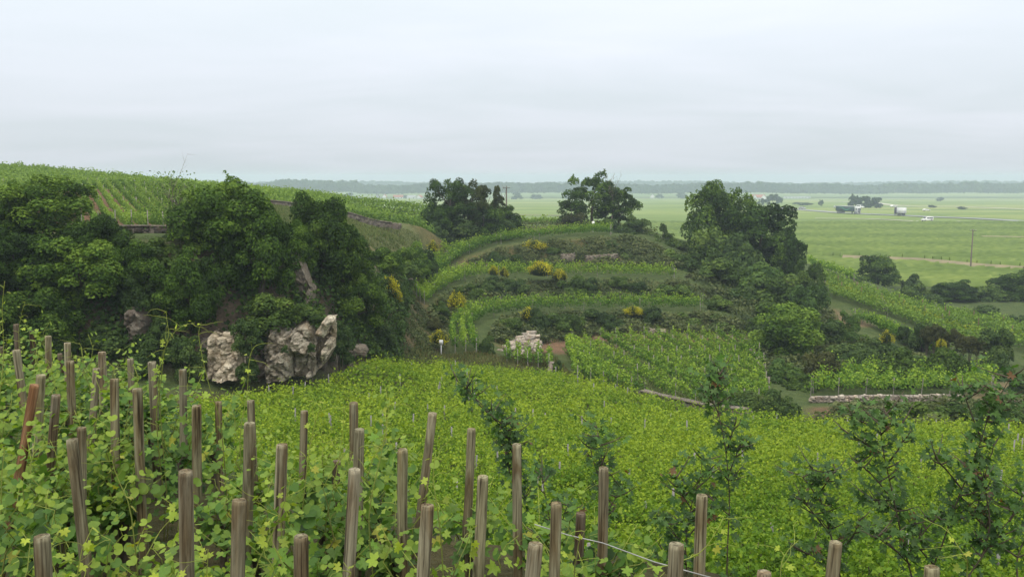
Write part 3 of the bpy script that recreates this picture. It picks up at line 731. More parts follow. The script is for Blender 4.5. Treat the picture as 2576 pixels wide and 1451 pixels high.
# ------------------------------------------------------------------ trellised rows
ORD = 'first second third fourth fifth sixth seventh eighth ninth tenth eleventh twelfth thirteenth fourteenth fifteenth sixteenth seventeenth eighteenth nineteenth twentieth'.split()
def ordinal(k):
    tens = ['', '', 'twenty', 'thirty', 'forty', 'fifty', 'sixty', 'seventy', 'eighty', 'ninety']
    if k < 20: return ORD[k]
    n = k + 1
    if n % 10 == 0: return {20: 'twentieth', 30: 'thirtieth', 40: 'fortieth', 50: 'fiftieth', 60: 'sixtieth', 70: 'seventieth'}[n]
    return tens[n // 10] + '-' + ORD[n % 10 - 1]
POSTM = plain_mat('trellis_post', (0.15, 0.135, 0.115), (0.28, 0.26, 0.23), 10)
mb = MB(); mb.tube([(0, 0, -0.25), (0, 0, 1.35)], 0.035, 5); POST = mb.mesh('post', POSTM)
mb = MB(); mb.tube([(0, 0, -0.25), (0, 0, 1.6)], 0.05, 5); RPOST = mb.mesh('post', plain_mat('brown_post', (0.10, 0.06, 0.04), (0.20, 0.12, 0.08), 10))
def dense(pts, step=0.5):
    pts = np.array(pts, dtype=float)
    L = np.concatenate([[0], np.cumsum(np.hypot(*np.diff(pts[:, :2], axis=0).T))])
    s = np.arange(0, L[-1], step)
    return np.stack([np.interp(s, L, pts[:, 0]), np.interp(s, L, pts[:, 1])], 1), L[-1]
def smooth_line(pts, k=6):
    out_ = []
    p = [Vector(q) for q in pts]
    for i in range(len(p) - 1):
        p0, p1, p2, p3 = p[max(i - 1, 0)], p[i], p[i + 1], p[min(i + 2, len(p) - 1)]
        for j in range(k):
            t_ = j / k
            out_.append(0.5 * ((2 * p1) + (p2 - p0) * t_ + (2 * p0 - 5 * p1 + 4 * p2 - p3) * t_ ** 2 + (3 * p1 - p0 - 3 * p2 + p3) * t_ ** 3))
    out_.append(p[-1])
    return [tuple(q) for q in out_]
def row(pts, label, group, mat='vine_row', h=1.35, w=0.34, per_m=70, leaf=0.19, post_every=6.0, low=0.4, jit=0.12, post=None, stuff=False, yellow=0.0):
    s, L = dense(pts, 0.25)
    if len(s) < 4: return None
    n = int(L * per_m)
    i = rng.integers(0, len(s), n)
    x, y = s[i, 0] + rng.normal(size=n) * jit, s[i, 1] + rng.normal(size=n) * jit
    tall = 1 + 0.14 * np.sin(i * 0.9) + 0.10 * np.sin(i * 0.37 + 2) + 0.08 * np.sin(i * 2.3)
    hh = low + (h * tall - low) * rng.beta(1.5, 1.15, n)
    tx = rng.random(n) < 0.10
    hh[tx] = h * tall[tx] * rng.uniform(0.98, 1.25, tx.sum())
    off = rng.normal(size=(n, 2)) * w * 0.55
    x += off[:, 0]; y += off[:, 1]
    C = np.stack([x, y, hz(x, y) + hh], 1)
    nr = np.stack([off[:, 0], off[:, 1], np.full(n, 0.35)], 1) * 1.5 + rng.normal(size=(n, 3)) * 0.5
    V, Fq = leaves(C, nr, leaf * rng.uniform(0.6, 1.25, n), 1.2)
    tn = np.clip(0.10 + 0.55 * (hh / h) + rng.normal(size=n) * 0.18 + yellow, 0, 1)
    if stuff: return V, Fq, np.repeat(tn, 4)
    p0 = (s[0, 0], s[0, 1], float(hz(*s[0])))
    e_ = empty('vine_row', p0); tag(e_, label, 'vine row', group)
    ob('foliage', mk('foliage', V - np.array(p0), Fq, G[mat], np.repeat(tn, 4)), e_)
    k = int(L / post_every)
    for j in list(range(k + 1)):
        q = s[min(int(j * post_every / 0.25), len(s) - 1)] if j < k else s[-1]
        c_ = ob('post', post or POST, e_, (q[0] - p0[0], q[1] - p0[1], float(hz(q[0], q[1])) - p0[2]))
        c_.rotation_euler = (random.gauss(0, 0.03), random.gauss(0, 0.03), random.uniform(0, 3))
    return e_
def band(inner, outer, n, where, group, **kw):
    """n rows laid between two edge lines given in picture units"""
    a = [P(*p)[:2] for p in inner]; b = [P(*p)[:2] for p in outer]
    A, B = np.array([p for p in dense(smooth_line([(*q, 0) for q in a]), 0.5)[0]]), np.array([p for p in dense(smooth_line([(*q, 0) for q in b]), 0.5)[0]])
    m_ = 60
    A = A[np.linspace(0, len(A) - 1, m_).astype(int)]; B = B[np.linspace(0, len(B) - 1, m_).astype(int)]
    for k in range(n):
        f = (k + 0.5) / n
        row([tuple(p) for p in A * (1 - f) + B * f], f'{ordinal(k)} trellised vine row counted from the lower edge of {where}', group, **kw)
T1 = ([(1212, 893, 67.5), (1192, 835, 77), (1217, 812, 82), (1282, 796, 86), (1400, 786, 90.5), (1600, 786, 91.2), (1775, 787, 91.4)],
      [(1132, 890, 69), (1130, 835, 77), (1182, 793, 88), (1300, 770, 94.5), (1500, 765, 96.5), (1770, 767, 96.5)])
band(*T1, 3, 'the lower terrace', 'vine rows on the lower terrace', leaf=0.16, per_m=105, h=1.25, w=0.2, jit=0.05)
T2 = ([(1072, 772, 82), (1112, 738, 90.5), (1200, 706, 101.5), (1350, 701, 104), (1500, 701, 104), (1705, 704, 103.5)],
      [(1044, 763, 84), (1062, 735, 90.5), (1122, 706, 100), (1200, 685, 108.5), (1300, 682, 110.5), (1500, 685, 110.5), (1700, 690, 109.5)])
band(*T2, 3, 'the middle terrace', 'vine rows on the middle terrace', leaf=0.18, per_m=90, h=1.25, w=0.2, jit=0.05)
T3 = ([(1064, 726, 93.5), (1122, 682, 103.4), (1172, 646, 110), (1252, 621, 114.5), (1330, 606, 117.5), (1500, 593, 118.5), (1545, 596, 118.5)],
      [(1050, 714, 97), (1099, 675, 106), (1152, 640, 113), (1222, 610, 119.5), (1330, 596, 123.5), (1500, 586, 125.5), (1545, 588, 125.5)])
band(*T3, 4, 'the upper terrace', 'vine rows on the upper terrace', leaf=0.18, per_m=90, h=1.25, w=0.2, jit=0.05)
# lower plot: rows running from the bank down towards the low wall
tops = np.linspace(1430, 1878, 13)
pl = np.array(PLOT)
for k in range(13):
    a = np.array(P(tops[k], 852, 85 if tops[k] > 1480 else 80)[:2]); b_ = np.array(P(tops[k] + 300, 1030, 57)[:2])
    ss = np.linspace(0, 1, 60)[:, None]; ln = a * (1 - ss) + b_ * ss
    ln = ln[in_poly(ln[:, 0], ln[:, 1], PLOT)]
    if len(ln) > 8:
        row([tuple(p) for p in ln], f'{ordinal(k)} row from the rock pile side in the vine plot below the terraces', 'rows of the lower plot', per_m=95, leaf=0.15, h=1.08, post_every=5, w=0.13, jit=0.04)
# extra rows filling the plot's left corner, end posts by the rock pile
for k in range(5):
    u0 = 1262 + k * 26
    a = P(u0 + 16, 893 - k * 4, 69.0); b_ = P(u0 + 14, 925 + 3 * k, 66.0)
    row([a[:2], b_[:2]], f'{ordinal(k)} short vine row in front of the pale rock pile', 'short rows by the rock pile', per_m=130, leaf=0.15, post_every=3, h=1.05, w=0.22, jit=0.06)
for k in range(6):
    a = np.array(P(1425 - k * 3, 880 + 3 * k, 77)[:2]); b_ = np.array(P(1452 + k * 34, 962 + 9 * k, 63 - 0.9 * k)[:2])
    row([tuple(a * (1 - q) + b_ * q) for q in np.linspace(0.12 + 0.1 * k * 0.2, 1, 10)], f'{ordinal(k)} slanting row at the pillar end of the vine plot', 'slanting rows by the stone pillar', per_m=90, leaf=0.16, h=1.25, w=0.2, jit=0.06)
# steep rows on the upper left slope
k = 0
dirv = np.array([0.46, -0.888])
for q in range(29):
    top_u = 10 + q * 23.5
    a = np.array(P(top_u, 472, 103)[:2])
    ln = np.array([a + dirv * s for s in np.linspace(0, 55, 140)])
    ln = ln[in_poly(ln[:, 0], ln[:, 1], HILLROWS)]
    if len(ln) < 12: continue
    row([tuple(p) for p in ln], f'{ordinal(k)} bright green vine row counted from the left on the steep upper slope', 'rows on the steep upper slope', mat='vine_hill', per_m=85, leaf=0.135, h=0.92, post_every=14, low=0.15, w=0.10, jit=0.03)
    k += 1
for q in range(9):
    a = np.array(P(-40 + q * 2, 565 - q * 11, 58 + q * 4)[:2]); b_ = np.array(P(70 + q * 4, 545 - q * 9, 62 + q * 4.5)[:2])
    row([tuple(a), tuple(b_)], f'{ordinal(q)} vine row up from the tree in the corner parcel at the far left', 'rows of the corner parcel', mat='vine_hill', per_m=45, leaf=0.2, h=1.1, post_every=20)
# crest band: rows seen across, they merge into one mass
VV, FF, TT, nn_ = [], [], [], 0
cp = np.array(CREST)
for k in range(52):
    f = k / 51
    A = np.array([P(-250, 478, 105 + 48 * f)[0], 105 + 48 * f])
    a = np.array([-115.0, 106 + 47 * f]); b_ = np.array([-2.0, 101 + 40 * f])
    ss = np.linspace(0, 1, 300)[:, None]; ln = a * (1 - ss) + b_ * ss
    ln = ln[in_poly(ln[:, 0], ln[:, 1], CREST)]
    uq = W_ / 2 + F_ * ln[:, 0] / ln[:, 1]
    ln = ln[uq > -60]
    if len(ln) < 10: continue
    V, Fq, T_ = row([tuple(p) for p in ln], '', '', h=1.15, per_m=26, leaf=0.27, stuff=True, w=0.4, yellow=0.08)
    VV.append(V); FF.append(Fq + nn_); TT.append(T_); nn_ += len(V)
o_ = ob('hillcrest_vines', mk('hillcrest_vines', np.concatenate(VV), np.concatenate(FF), G['vine_hill'], np.concatenate(TT)))
tag(o_, 'band of vines running along the crest of the hill on the skyline', 'vines', kind='stuff')
# right ridge
for k in range(11):
    f = (k + 0.5) / 11
    a = [(2064, 690, 120.5), (2200, 742, 111.5), (2400, 795, 102.5), (2600, 835, 95.5), (2760, 860, 92)]
    b_ = [(2085, 752, 104.5), (2250, 805, 95.5), (2400, 868, 86.5), (2600, 895, 82.5), (2760, 905, 81)]
    A = np.array([P(*p)[:2] for p in a]); B = np.array([P(*p)[:2] for p in b_])
    ln = (A * f + B * (1 - f))
    row(smooth_line([(*p, 0) for p in ln]), f'{ordinal(k)} vine row up the ridge beside the bare earth bank', 'vine rows on the sloping ridge', mat='vine_hill' if k != 3 else 'vine_yellow', per_m=62, leaf=0.21, h=1.2, post_every=3.2 if k in (8, 5) else 9, post=RPOST if k in (8, 5) else POST)
for k in range(7):
    a = P(2035, 672 + k * 2, 137 + k * 1.6); b_ = P(2150, 708 + k, 131 + k * 1.6)
    row([a[:2], b_[:2]], f'{ordinal(k)} row of the small vine patch behind the ridge near the red bank', 'rows of the patch behind the ridge', mat='vine_row', per_m=40, leaf=0.26, h=1.2, post_every=12)
# short rows behind the rubble wall
for k in range(7):
    a = P(2040 + k * 6, 985, 61.3 + k * 1.1); b_ = P(2500, 985, 61.3 + k * 1.1)
    row([a[:2], P(2270, 985, 61.5 + k * 1.1)[:2], b_[:2]], f'{ordinal(k)} vine row behind the rubble wall', 'rows behind the rubble wall', per_m=80, leaf=0.18, h=1.3 + 0.05 * k, post_every=2.0 if k == 0 else 8, low=0.5)
for k in range(9):
    a = P(2150 + k * 20, 810 + k * 6, 95 - k * 1.4); b_ = P(2270 + k * 18, 870 + k * 5, 85 - k)
    row([a[:2], b_[:2]], f'{ordinal(k)} row of the rough vine strip below the ridge', 'rows of the rough strip below the ridge', per_m=70, leaf=0.2, h=1.1, post_every=9)
# small patch of vines beyond the hilltop, between the tree groups
for k in range(6):
    a = P(1310, 556, 140 + k * 2.2); b_ = P(1450, 556, 140 + k * 2.2)
    row([a[:2], b_[:2]], f'{ordinal(k)} vine row on the hilltop between the two tree groups', 'rows on the hilltop', mat='vine_hill', per_m=40, leaf=0.25, h=1.2, post_every=5)

# rows of the plain, hedge-like ribbons
VV, QQ, TT, nn_ = [], [], [], 0
VERGE_L = np.array([(u_, 19.8 * F_ / (v_ - HORIZ)) for (u_, v_) in ((2060, 650), (2120, 655), (2240, 660), (2330, 664), (2440, 676), (2520, 682), (2640, 690), (2900, 705))])
for k in range(112):
    Y0 = 158 + 1.75 * k + 0.003 * k * k
    xa = -6 + 0.02 * Y0; xb = 0.64 * Y0 + 20
    nseg = int((xb - xa) / 1.1)
    if rng.random() < 0.05: continue
    x = np.linspace(xa, xb, nseg + 1); y = Y0 + (x - xa) * -0.05 + rng.normal(size=nseg + 1) * 0.12
    z = np.maximum(plain_z(y), 0) + 0.0
    z = np.where(y < 290, np.maximum(hz(x, np.minimum(y, 290)), plain_z(y)), plain_z(y))
    hgt = 1.0 + 0.35 * rng.random(nseg + 1)
    gap = rng.random(nseg + 1) < 0.04; hgt[gap] = 0.15
    wd = 0.42
    V = np.stack([np.stack([x, y - wd, z - 0.1], 1), np.stack([x, y - 0.12, z + hgt], 1), np.stack([x, y + 0.16, z + hgt * rng.uniform(0.85, 1.05, nseg + 1)], 1), np.stack([x, y + wd, z - 0.1], 1)], 1)
    i = np.arange(nseg)[:, None] * 4
    Q = np.concatenate([i + np.array([[a, a + 4, a + 5, a + 1]]) for a in (0, 1, 2)])
    uq = W_ / 2 + F_ * x / y; yv = np.interp(uq, VERGE_L[:, 0], VERGE_L[:, 1], left=-99)
    skip = (z[:-1] > 4.0) | (np.abs(y - yv - 1) < 6.0)[:-1] | (y[:-1] > 375) | ((uq[:-1] > 2445) & (np.abs(y[:-1] - 281) < 7))
    Q = Q[~np.tile(skip, 3)]
    if len(Q) == 0: continue
    VV.append(V.reshape(-1, 3)); QQ.append(Q + nn_); nn_ += V.size // 3
    TT.append(np.repeat(np.clip(0.45 + rng.normal(size=nseg + 1) * 0.13 + 0.12 * math.sin(k * 0.35), 0, 1), 4))
o_ = ob('plain_vines', mk('plain_vines', np.concatenate(VV), np.concatenate(QQ), G['vine_plain'], np.concatenate(TT)))
tag(o_, 'flat green vineyards spread over the plain', 'vines', kind='stuff')

# ------------------------------------------------------------------ rocks and walls
def rock_mesh(seed, n=9, rough=0.16, blocky=0.5, lay=0.0):
    """irregular faceted block of unit half-size"""
    r = random.Random(seed); off_ = Vector((r.uniform(0, 50), r.uniform(0, 50), r.uniform(0, 50)))
    V, Q, idx = [], [], {}
    def vid(p):
        k = (round(p[0] * 1000), round(p[1] * 1000), round(p[2] * 1000))
        if k not in idx: idx[k] = len(V); V.append(Vector(p))
        return idx[k]
    g = np.linspace(-1, 1, n)
    for ax in range(3):
        for sg in (-1, 1):
            for i in range(n - 1):
                for j in range(n - 1):
                    c4 = []
                    for (a, b) in ((i, j), (i + 1, j), (i + 1, j + 1), (i, j + 1)):
                        p = [0, 0, 0]; p[ax] = sg; p[(ax + 1) % 3] = g[a]; p[(ax + 2) % 3] = g[b]; c4.append(vid(p))
                    Q.append(c4 if sg > 0 else c4[::-1])
    pls = []
    for _ in range(9):
        n_ = Vector((r.gauss(0, 1), r.gauss(0, 1), r.gauss(0, 0.6))).normalized(); pls.append((n_, r.uniform(0.72, 1.05)))
    out_ = []
    for v in V:
        s = v.normalized() * 1.15
        p = v.lerp(s, 1 - blocky)
        for (n_, d_0) in pls:
            e0 = p.dot(n_) - d_0
            if e0 > 0: p = p - n_ * e0
        q = p * 0.9 + off_
        d = noise.noise(q * 1.1) * 1.0 + noise.noise(q * 2.6) * 0.5 + noise.noise(q * 6) * 0.22
        cell = noise.cell(q * 1.7) if hasattr(noise, 'cell') else 0
        d += (cell - 0.5) * 0.55
        if lay: d += 0.35 * math.copysign(1, math.sin(q.z * lay * 3 + noise.noise(q) * 2)) * 0.5
        out_.append(p + v.normalized() * d * rough)
    return mk('block', [tuple(v) for v in out_], np.array(Q), G['rock'])
ROCK = [rock_mesh(600 + i, 15, 0.13, 0.8) for i in range(8)]
STONE = [rock_mesh(650 + i, 4, 0.30, 0.6) for i in range(8)]
def outcrop(blocks, label, mat='rock'):
    """blocks: (u, v, Y, half width px, half height px, depth m, tilt)"""
    b0 = blocks[0]; c0 = P(*b0[:3])
    e_ = empty('cliff_rock', c0); tag(e_, label, 'rock', 'limestone outcrops of the cliff')
    for (u, v, Y, hw, hh, dp, tilt) in blocks:
        c_ = P(u, v, Y)
        o_ = ob('block', ROCK[random.randrange(8)], e_, tuple(np.array(c_) - np.array(c0)), mat=G[mat])
        o_.scale = (hw * Y / F_, dp, hh * Y / F_); o_.rotation_euler = (random.gauss(0, 0.06), math.radians(tilt), random.gauss(0, 0.15))
def face(prof, Y0, label, mat='rock', seed=1, lean=0.0, res=0.05, deep=1.3, amp=1.0):
    """fractured rock face; prof: (u, v top, v foot) from left to right"""
    us = [p[0] for p in prof]; c0 = P(us[0], prof[0][2], Y0)
    Wm = (us[-1] - us[0]) * Y0 / F_; Hm_ = (max(p[2] for p in prof) - min(p[1] for p in prof)) * Y0 / F_
    nu, nv = max(10, int(Wm / res)), max(10, int(Hm_ / res))
    V = np.zeros((nu + 1, nv + 1, 2, 3))
    for i in range(nu + 1):
        f = i / nu; u = us[0] + f * (us[-1] - us[0])
        vt = np.interp(u, us, [p[1] for p in prof]); vb = np.interp(u, us, [p[2] for p in prof])
        for j in range(nv + 1):
            g = j / nv; v = vb + (vt - vb) * g
            p = np.array(P(u, v, Y0))
            x, z = p[0], p[2]
            q = Vector((x * 1.0 + 0.35 * noise.noise((x, z, seed)), z * 0.62 + 0.25 * noise.noise((x * 1.3, z, seed + 9)), seed * 3.7))
            dist, pts = noise.voronoi(q); h_ = noise.cell(pts[0] * 7.3); cr = dist[1] - dist[0]
            q2 = Vector((x * 2.6, z * 1.9, seed * 1.9)); d2, p2 = noise.voronoi(q2); h2 = noise.cell(p2[0] * 5.1); cr2 = d2[1] - d2[0]
            q3 = Vector((x * 5.5, z * 4.4, seed * 2.3)); d3, p3 = noise.voronoi(q3); h3 = noise.cell(p3[0] * 4.7)
            d = amp * (0.75 * (h_ - 0.4) + 0.30 * (h2 - 0.5) + 0.09 * (h3 - 0.5)) - 0.34 * math.exp(-cr * 18) - 0.14 * math.exp(-cr2 * 20) + 0.07 * noise.noise((x * 1.1, z * 0.9, seed)) + 0.07 * noise.noise((x * 4, z * 4, seed)) + 0.035 * noise.noise((x * 9, z * 9, seed))
            e_ = min(f, 1 - f) * Wm; t_ = (1 - g) * Hm_
            d -= 0.9 * max(0, 1 - e_ / 0.30) ** 2 + 0.9 * max(0, 1 - t_ / 0.35) ** 2
            d += lean * g
            V[i, j, 0] = (x, Y0 - d, z); V[i, j, 1] = (x, Y0 + deep, z)
    k = np.arange((nu + 1) * (nv + 1) * 2).reshape(nu + 1, nv + 1, 2)
    Q = [np.stack([k[:-1, :-1, 0], k[1:, :-1, 0], k[1:, 1:, 0], k[:-1, 1:, 0]], -1).reshape(-1, 4), np.stack([k[:-1, -1, 0], k[1:, -1, 0], k[1:, -1, 1], k[:-1, -1, 1]], -1),
         np.stack([k[0, :-1, 1], k[0, :-1, 0], k[0, 1:, 0], k[0, 1:, 1]], -1), np.stack([k[-1, :-1, 0], k[-1, :-1, 1], k[-1, 1:, 1], k[-1, 1:, 0]], -1), np.stack([k[:-1, :-1, 1], k[:-1, 1:, 1], k[1:, 1:, 1], k[1:, :-1, 1]], -1).reshape(-1, 4)]
    o_ = ob('cliff_rock', mk('cliff_rock', V.reshape(-1, 3) - np.array(c0), Q, G[mat]), None, c0)
    return tag(o_, label, 'rock', 'limestone outcrops of the cliff')
face([(500, 862, 965), (520, 842, 962), (545, 850, 962), (575, 848, 960), (588, 878, 962), (600, 905, 962)], 44.8, 'broad grey limestone face with a dark cleft behind the stakes', seed=2, lean=-0.2)
face([(655, 832, 965), (668, 826, 964), (695, 824, 962), (718, 838, 960), (724, 870, 960)], 46.2, 'tall pinkish limestone pillar split by a ledge', seed=3, lean=0.1)
face([(722, 842, 962), (738, 822, 960), (760, 815, 958), (774, 828, 957), (780, 880, 956)], 46.9, 'ochre limestone pillar beside the pinkish one', seed=5, lean=0.25)
face([(776, 905, 940), (790, 870, 938), (800, 822, 932), (816, 800, 915), (834, 803, 880)], 48.2, 'overhanging orange-brown limestone rib under the ivy', seed=8, lean=0.5)
face([(600, 915, 965), (625, 905, 965), (655, 880, 965)], 46.6, 'low shaded rock step between the grey face and the pinkish pillar', 'drystone', seed=11)
face([(298, 800, 866), (308, 778, 866), (330, 772, 866), (350, 800, 862), (353, 835, 858)], 44.6, 'lichen-grown boulder jutting from the leaves on the cliff', 'drystone', seed=13, lean=0.3, amp=0.6)
face([(728, 640, 790), (740, 628, 790), (752, 650, 790), (770, 700, 790), (782, 735, 790)], 52.0, 'narrow brown rock face showing between two cliff trees', 'drystone', seed=17, amp=0.5)
outcrop([(908, 880, 55.0, 22, 14, 0.9, 5), (890, 890, 55.0, 12, 14, 0.8, 0), (880, 915, 54.0, 9, 12, 0.7, 0), (870, 935, 53.3, 10, 9, 0.7, 0)], 'low mossy rock patch at the foot of the ivy curtain', 'drystone')
outcrop([(6, 640, 46.5, 14, 36, 1.0, 3), (4, 690, 46.2, 10, 26, 0.9, 0)], 'brown rock strip at the very edge by the left tree', 'drystone')
outcrop([(1018, 720, 81, 11, 14, 0.8, 0), (1030, 705, 84, 10, 9, 0.8, 0), (1005, 745, 78, 9, 10, 0.7, 0)], 'small brown rock showing at the head of the ramp', 'drystone')
outcrop([(1572, 828, 87.5, 14, 13, 0.8, 0), (1590, 833, 87.3, 20, 9, 0.8, 0), (1625, 835, 87.3, 22, 10, 0.8, 0), (1660, 836, 87.4, 16, 10, 0.8, 0)], 'grey broken boulders in the bank above the lower plot')

def stone_obj(parent, p, s, mat, base):
    o_ = ob('stone', STONE[random.randrange(8)], parent, (p[0] - base[0], p[1] - base[1], p[2] - base[2]), mat=G[mat])
    o_.scale = s; o_.rotation_euler = (random.gauss(0, 0.2), random.gauss(0, 0.2), random.uniform(0, 6.28))
    return o_
# pale rock pile
b0 = ground(1310, 73.5)[:3]
e_ = empty('rock_pile', b0); tag(e_, 'heap of pale quarried limestone blocks beside the short vine rows', 'rock pile')
cnt = 0
for layer in range(8):
    for k in range(14):
        fu = k / 13; u = 1262 + 92 * fu
        topv = np.interp(u, [1258, 1285, 1300, 1318, 1342, 1358], [884, 862, 848, 838, 832, 866])
        v = 893 - layer * 7.4 - 6 * (fu - 0.4)
        if v < topv: continue
        Yp = 71.2 + layer * 0.26 + random.gauss(0, 0.1)
        p = P(u + random.gauss(0, 2.0), v + random.gauss(0, 1.5), Yp)
        s = random.uniform(0.19, 0.36)
        stone_obj(e_, p, (s * random.uniform(1.0, 1.6), s, s * random.uniform(0.55, 0.9)), 'palerock', b0); cnt += 1
outcrop([(610, 905, 48.6, 62, 52, 1.2, 3), (540, 880, 47.6, 60, 44, 1.1, -5), (700, 870, 49.6, 60, 60, 1.2, 4), (770, 880, 51.2, 55, 60, 1.2, 0), (820, 880, 52.6, 40, 50, 1.2, 6), (655, 930, 47.7, 40, 26, 0.9, 0)], 'long shaded brown rock wall at the foot of the cliff behind the pillars', 'drystone')
# stone courses as walls
def wall_run(name, pts, height, size, label, mat, cat='wall', courses=3, jitter=0.1, core=True, thick=0.45, cap=None):
    """pts in (u, Y); stones laid in courses along the line"""
    W = [ground(*p)[:3] for p in pts]
    s, L = dense(W, size)
    b0 = (s[0, 0], s[0, 1], float(hz(*s[0])))
    e_ = empty(name, b0); tag(e_, label, cat)
    if core:
        mb = MB()
        d = np.gradient(s, axis=0); nrm = unit(np.stack([d[:, 1], -d[:, 0]], 1))
        z = hz(s[:, 0], s[:, 1]); n = len(s)
        Vt = np.stack([np.concatenate([s - nrm * thick * 0.36, (z - 0.4)[:, None]], 1), np.concatenate([s - nrm * thick * 0.36, (z + height * 0.93)[:, None]], 1),
                       np.concatenate([s + nrm * thick * 0.36, (z + height * 0.93)[:, None]], 1), np.concatenate([s + nrm * thick * 0.36, (z - 0.4)[:, None]], 1)], 1).reshape(-1, 3) - np.array(b0)
        i = np.arange(n - 1)[:, None] * 4
        Qs = np.concatenate([i + np.array([[a, a + 4, a + 5, a + 1]]) for a in (0, 1, 2)] + [np.array([[0, 1, 2, 3]]), np.array([[n * 4 - 1, n * 4 - 2, n * 4 - 3, n * 4 - 4]])])
        ob('core', mk('core', Vt, Qs, G['drystone']), e_)
    ch = height / courses
    for c_ in range(courses):
        for k in range(len(s)):
            if random.random() < 0.06: continue
            q = s[k] + np.array([random.gauss(0, jitter * 0.4), random.gauss(0, jitter * 0.3)])
            z = float(hz(q[0], q[1])) + ch * (c_ + 0.5)
            o_ = stone_obj(e_, (q[0], q[1], z), (size * random.uniform(0.42, 0.66), thick * 0.55, ch * random.uniform(0.45, 0.62)), mat, b0)
            dd = s[min(k + 1, len(s) - 1)] - s[max(k - 1, 0)]
            o_.rotation_euler = (random.gauss(0, 0.1), random.gauss(0, 0.08), math.atan2(dd[1], dd[0]) + random.gauss(0, 0.15))
    if cap:
        s2, L2 = dense(W, cap)
        for k in range(len(s2) - 1):
            q = (s2[k] + s2[k + 1]) / 2; dd = s2[k + 1] - s2[k]
            z0, z1 = float(hz(*s2[k])), float(hz(*s2[k + 1]))
            mb = MB(); mb.box((0, 0, 0), (cap * 0.97, thick * 1.25, 0.09))
            o_ = mb.ob('coping_slab', G['drystone'], e_, (q[0] - b0[0], q[1] - b0[1], (z0 + z1) / 2 + height + 0.03 - b0[2]))
            o_.rotation_euler = (random.gauss(0, 0.02), -math.atan2(z1 - z0, math.hypot(*dd)), math.atan2(dd[1], dd[0]))
    return e_
wall_run('rubble_wall', [(2040, 58.6), (2140, 58.6), (2270, 58.6), (2410, 58.8)], 0.44, 0.34, 'long low wall of pale rubble stones below the short vine rows', 'palerock', courses=2, thick=0.5)
wall_run('rubble_wall', [(2520, 58.2), (2640, 58.2)], 0.6, 0.5, 'short broken rubble wall with a white stone at the far right', 'palerock', courses=2, thick=0.6)
wall_run('field_wall', [(1615, 53.6), (1760, 50.2), (1905, 47.2)], 0.95, 0.5, 'dark low stone wall slanting along the edge of the dense vineyard', 'drystone', courses=2, cap=1.1, thick=0.4)
wall_run('terrace_wall', [(275, 55.2), (400, 56.2), (510, 57.6)], 0.42, 0.55, 'dark stone retaining wall with coping at the foot of the steep rows', 'darkstone', courses=1, cap=1.2, thick=0.4)
wall_run('terrace_wall', [(1005, 93), (1065, 98)], 0.95, 0.42, 'small crumbling brown wall below the grass slope', 'drystone', courses=3)
wall_run('dry_stone_wall', [(1412, 113), (1445, 113.2)], 1.25, 0.33, 'purplish dry-stone wall fragment behind the big yellow broom', 'drystone', courses=5)
wall_run('dry_stone_wall', [(1475, 113.2), (1555, 113.2)], 0.95, 0.33, 'longer dry-stone wall on the bank above the middle terrace', 'drystone', courses=4)
wall_run('roadside_wall', [(680, 97.5), (780, 98.5), (950, 100.5), (1010, 101.5)], 0.55, 0.6, 'dark earth-stained wall between grass slope and crest vines', 'drystone', courses=1, cap=1.5)
# leaning stone pillar
x, y, z, v = ground(1383, 62)
e_ = empty('stone_pillar', (x, y, z)); tag(e_, 'upright rough stone slab with a stepped foot at the vineyard corner', 'pillar')
mb = MB(); mb.prism([(-0.9, -0.3), (0.9, -0.3), (0.9, 1.1), (0.65, 1.42), (0.1, 1.3), (-0.5, 0.95), (-0.9, 0.8)], -0.16, 0.16)
o_ = mb.ob('slab', G['drystone'], e_); o_.rotation_euler = (0, 0.05, -0.18)
mb = MB(); mb.prism([(-1.3, -0.3), (-0.85, -0.3), (-0.85, 0.62), (-1.3, 0.52)], -0.18, 0.18)
o_ = mb.ob('foot_block', G['palerock'], e_); o_.rotation_euler = (0, 0.05, -0.18)
# loose stones beside the plot
STN = [(1884, 84), (1889, 82), (1893, 79.5), (1897, 77.5), (1905, 75), (1909, 73.4), (1915, 71.5), (1935, 67.5), (1941, 66.8), (1948, 66.4), (1404, 62.6), (1416, 62.3), (1437, 61.7)]
for k, (u, Y) in enumerate(STN):
    x, y, z, v = ground(u, Y); s = random.uniform(0.22, 0.42)
    o_ = ob('stone', STONE[k % 8], None, (x, y, z + s * 0.35), mat=G['palerock']); o_.scale = (s * 1.3, s, s * 0.75); o_.rotation_euler = (0, 0, random.uniform(0, 6))
    tag(o_, (f'{ordinal(k)} pale loose stone down the right edge of the vine plot' if k < 10 else f'{ordinal(k - 10)} loose reddish stone right of the stone pillar'), 'stone', 'loose stones')

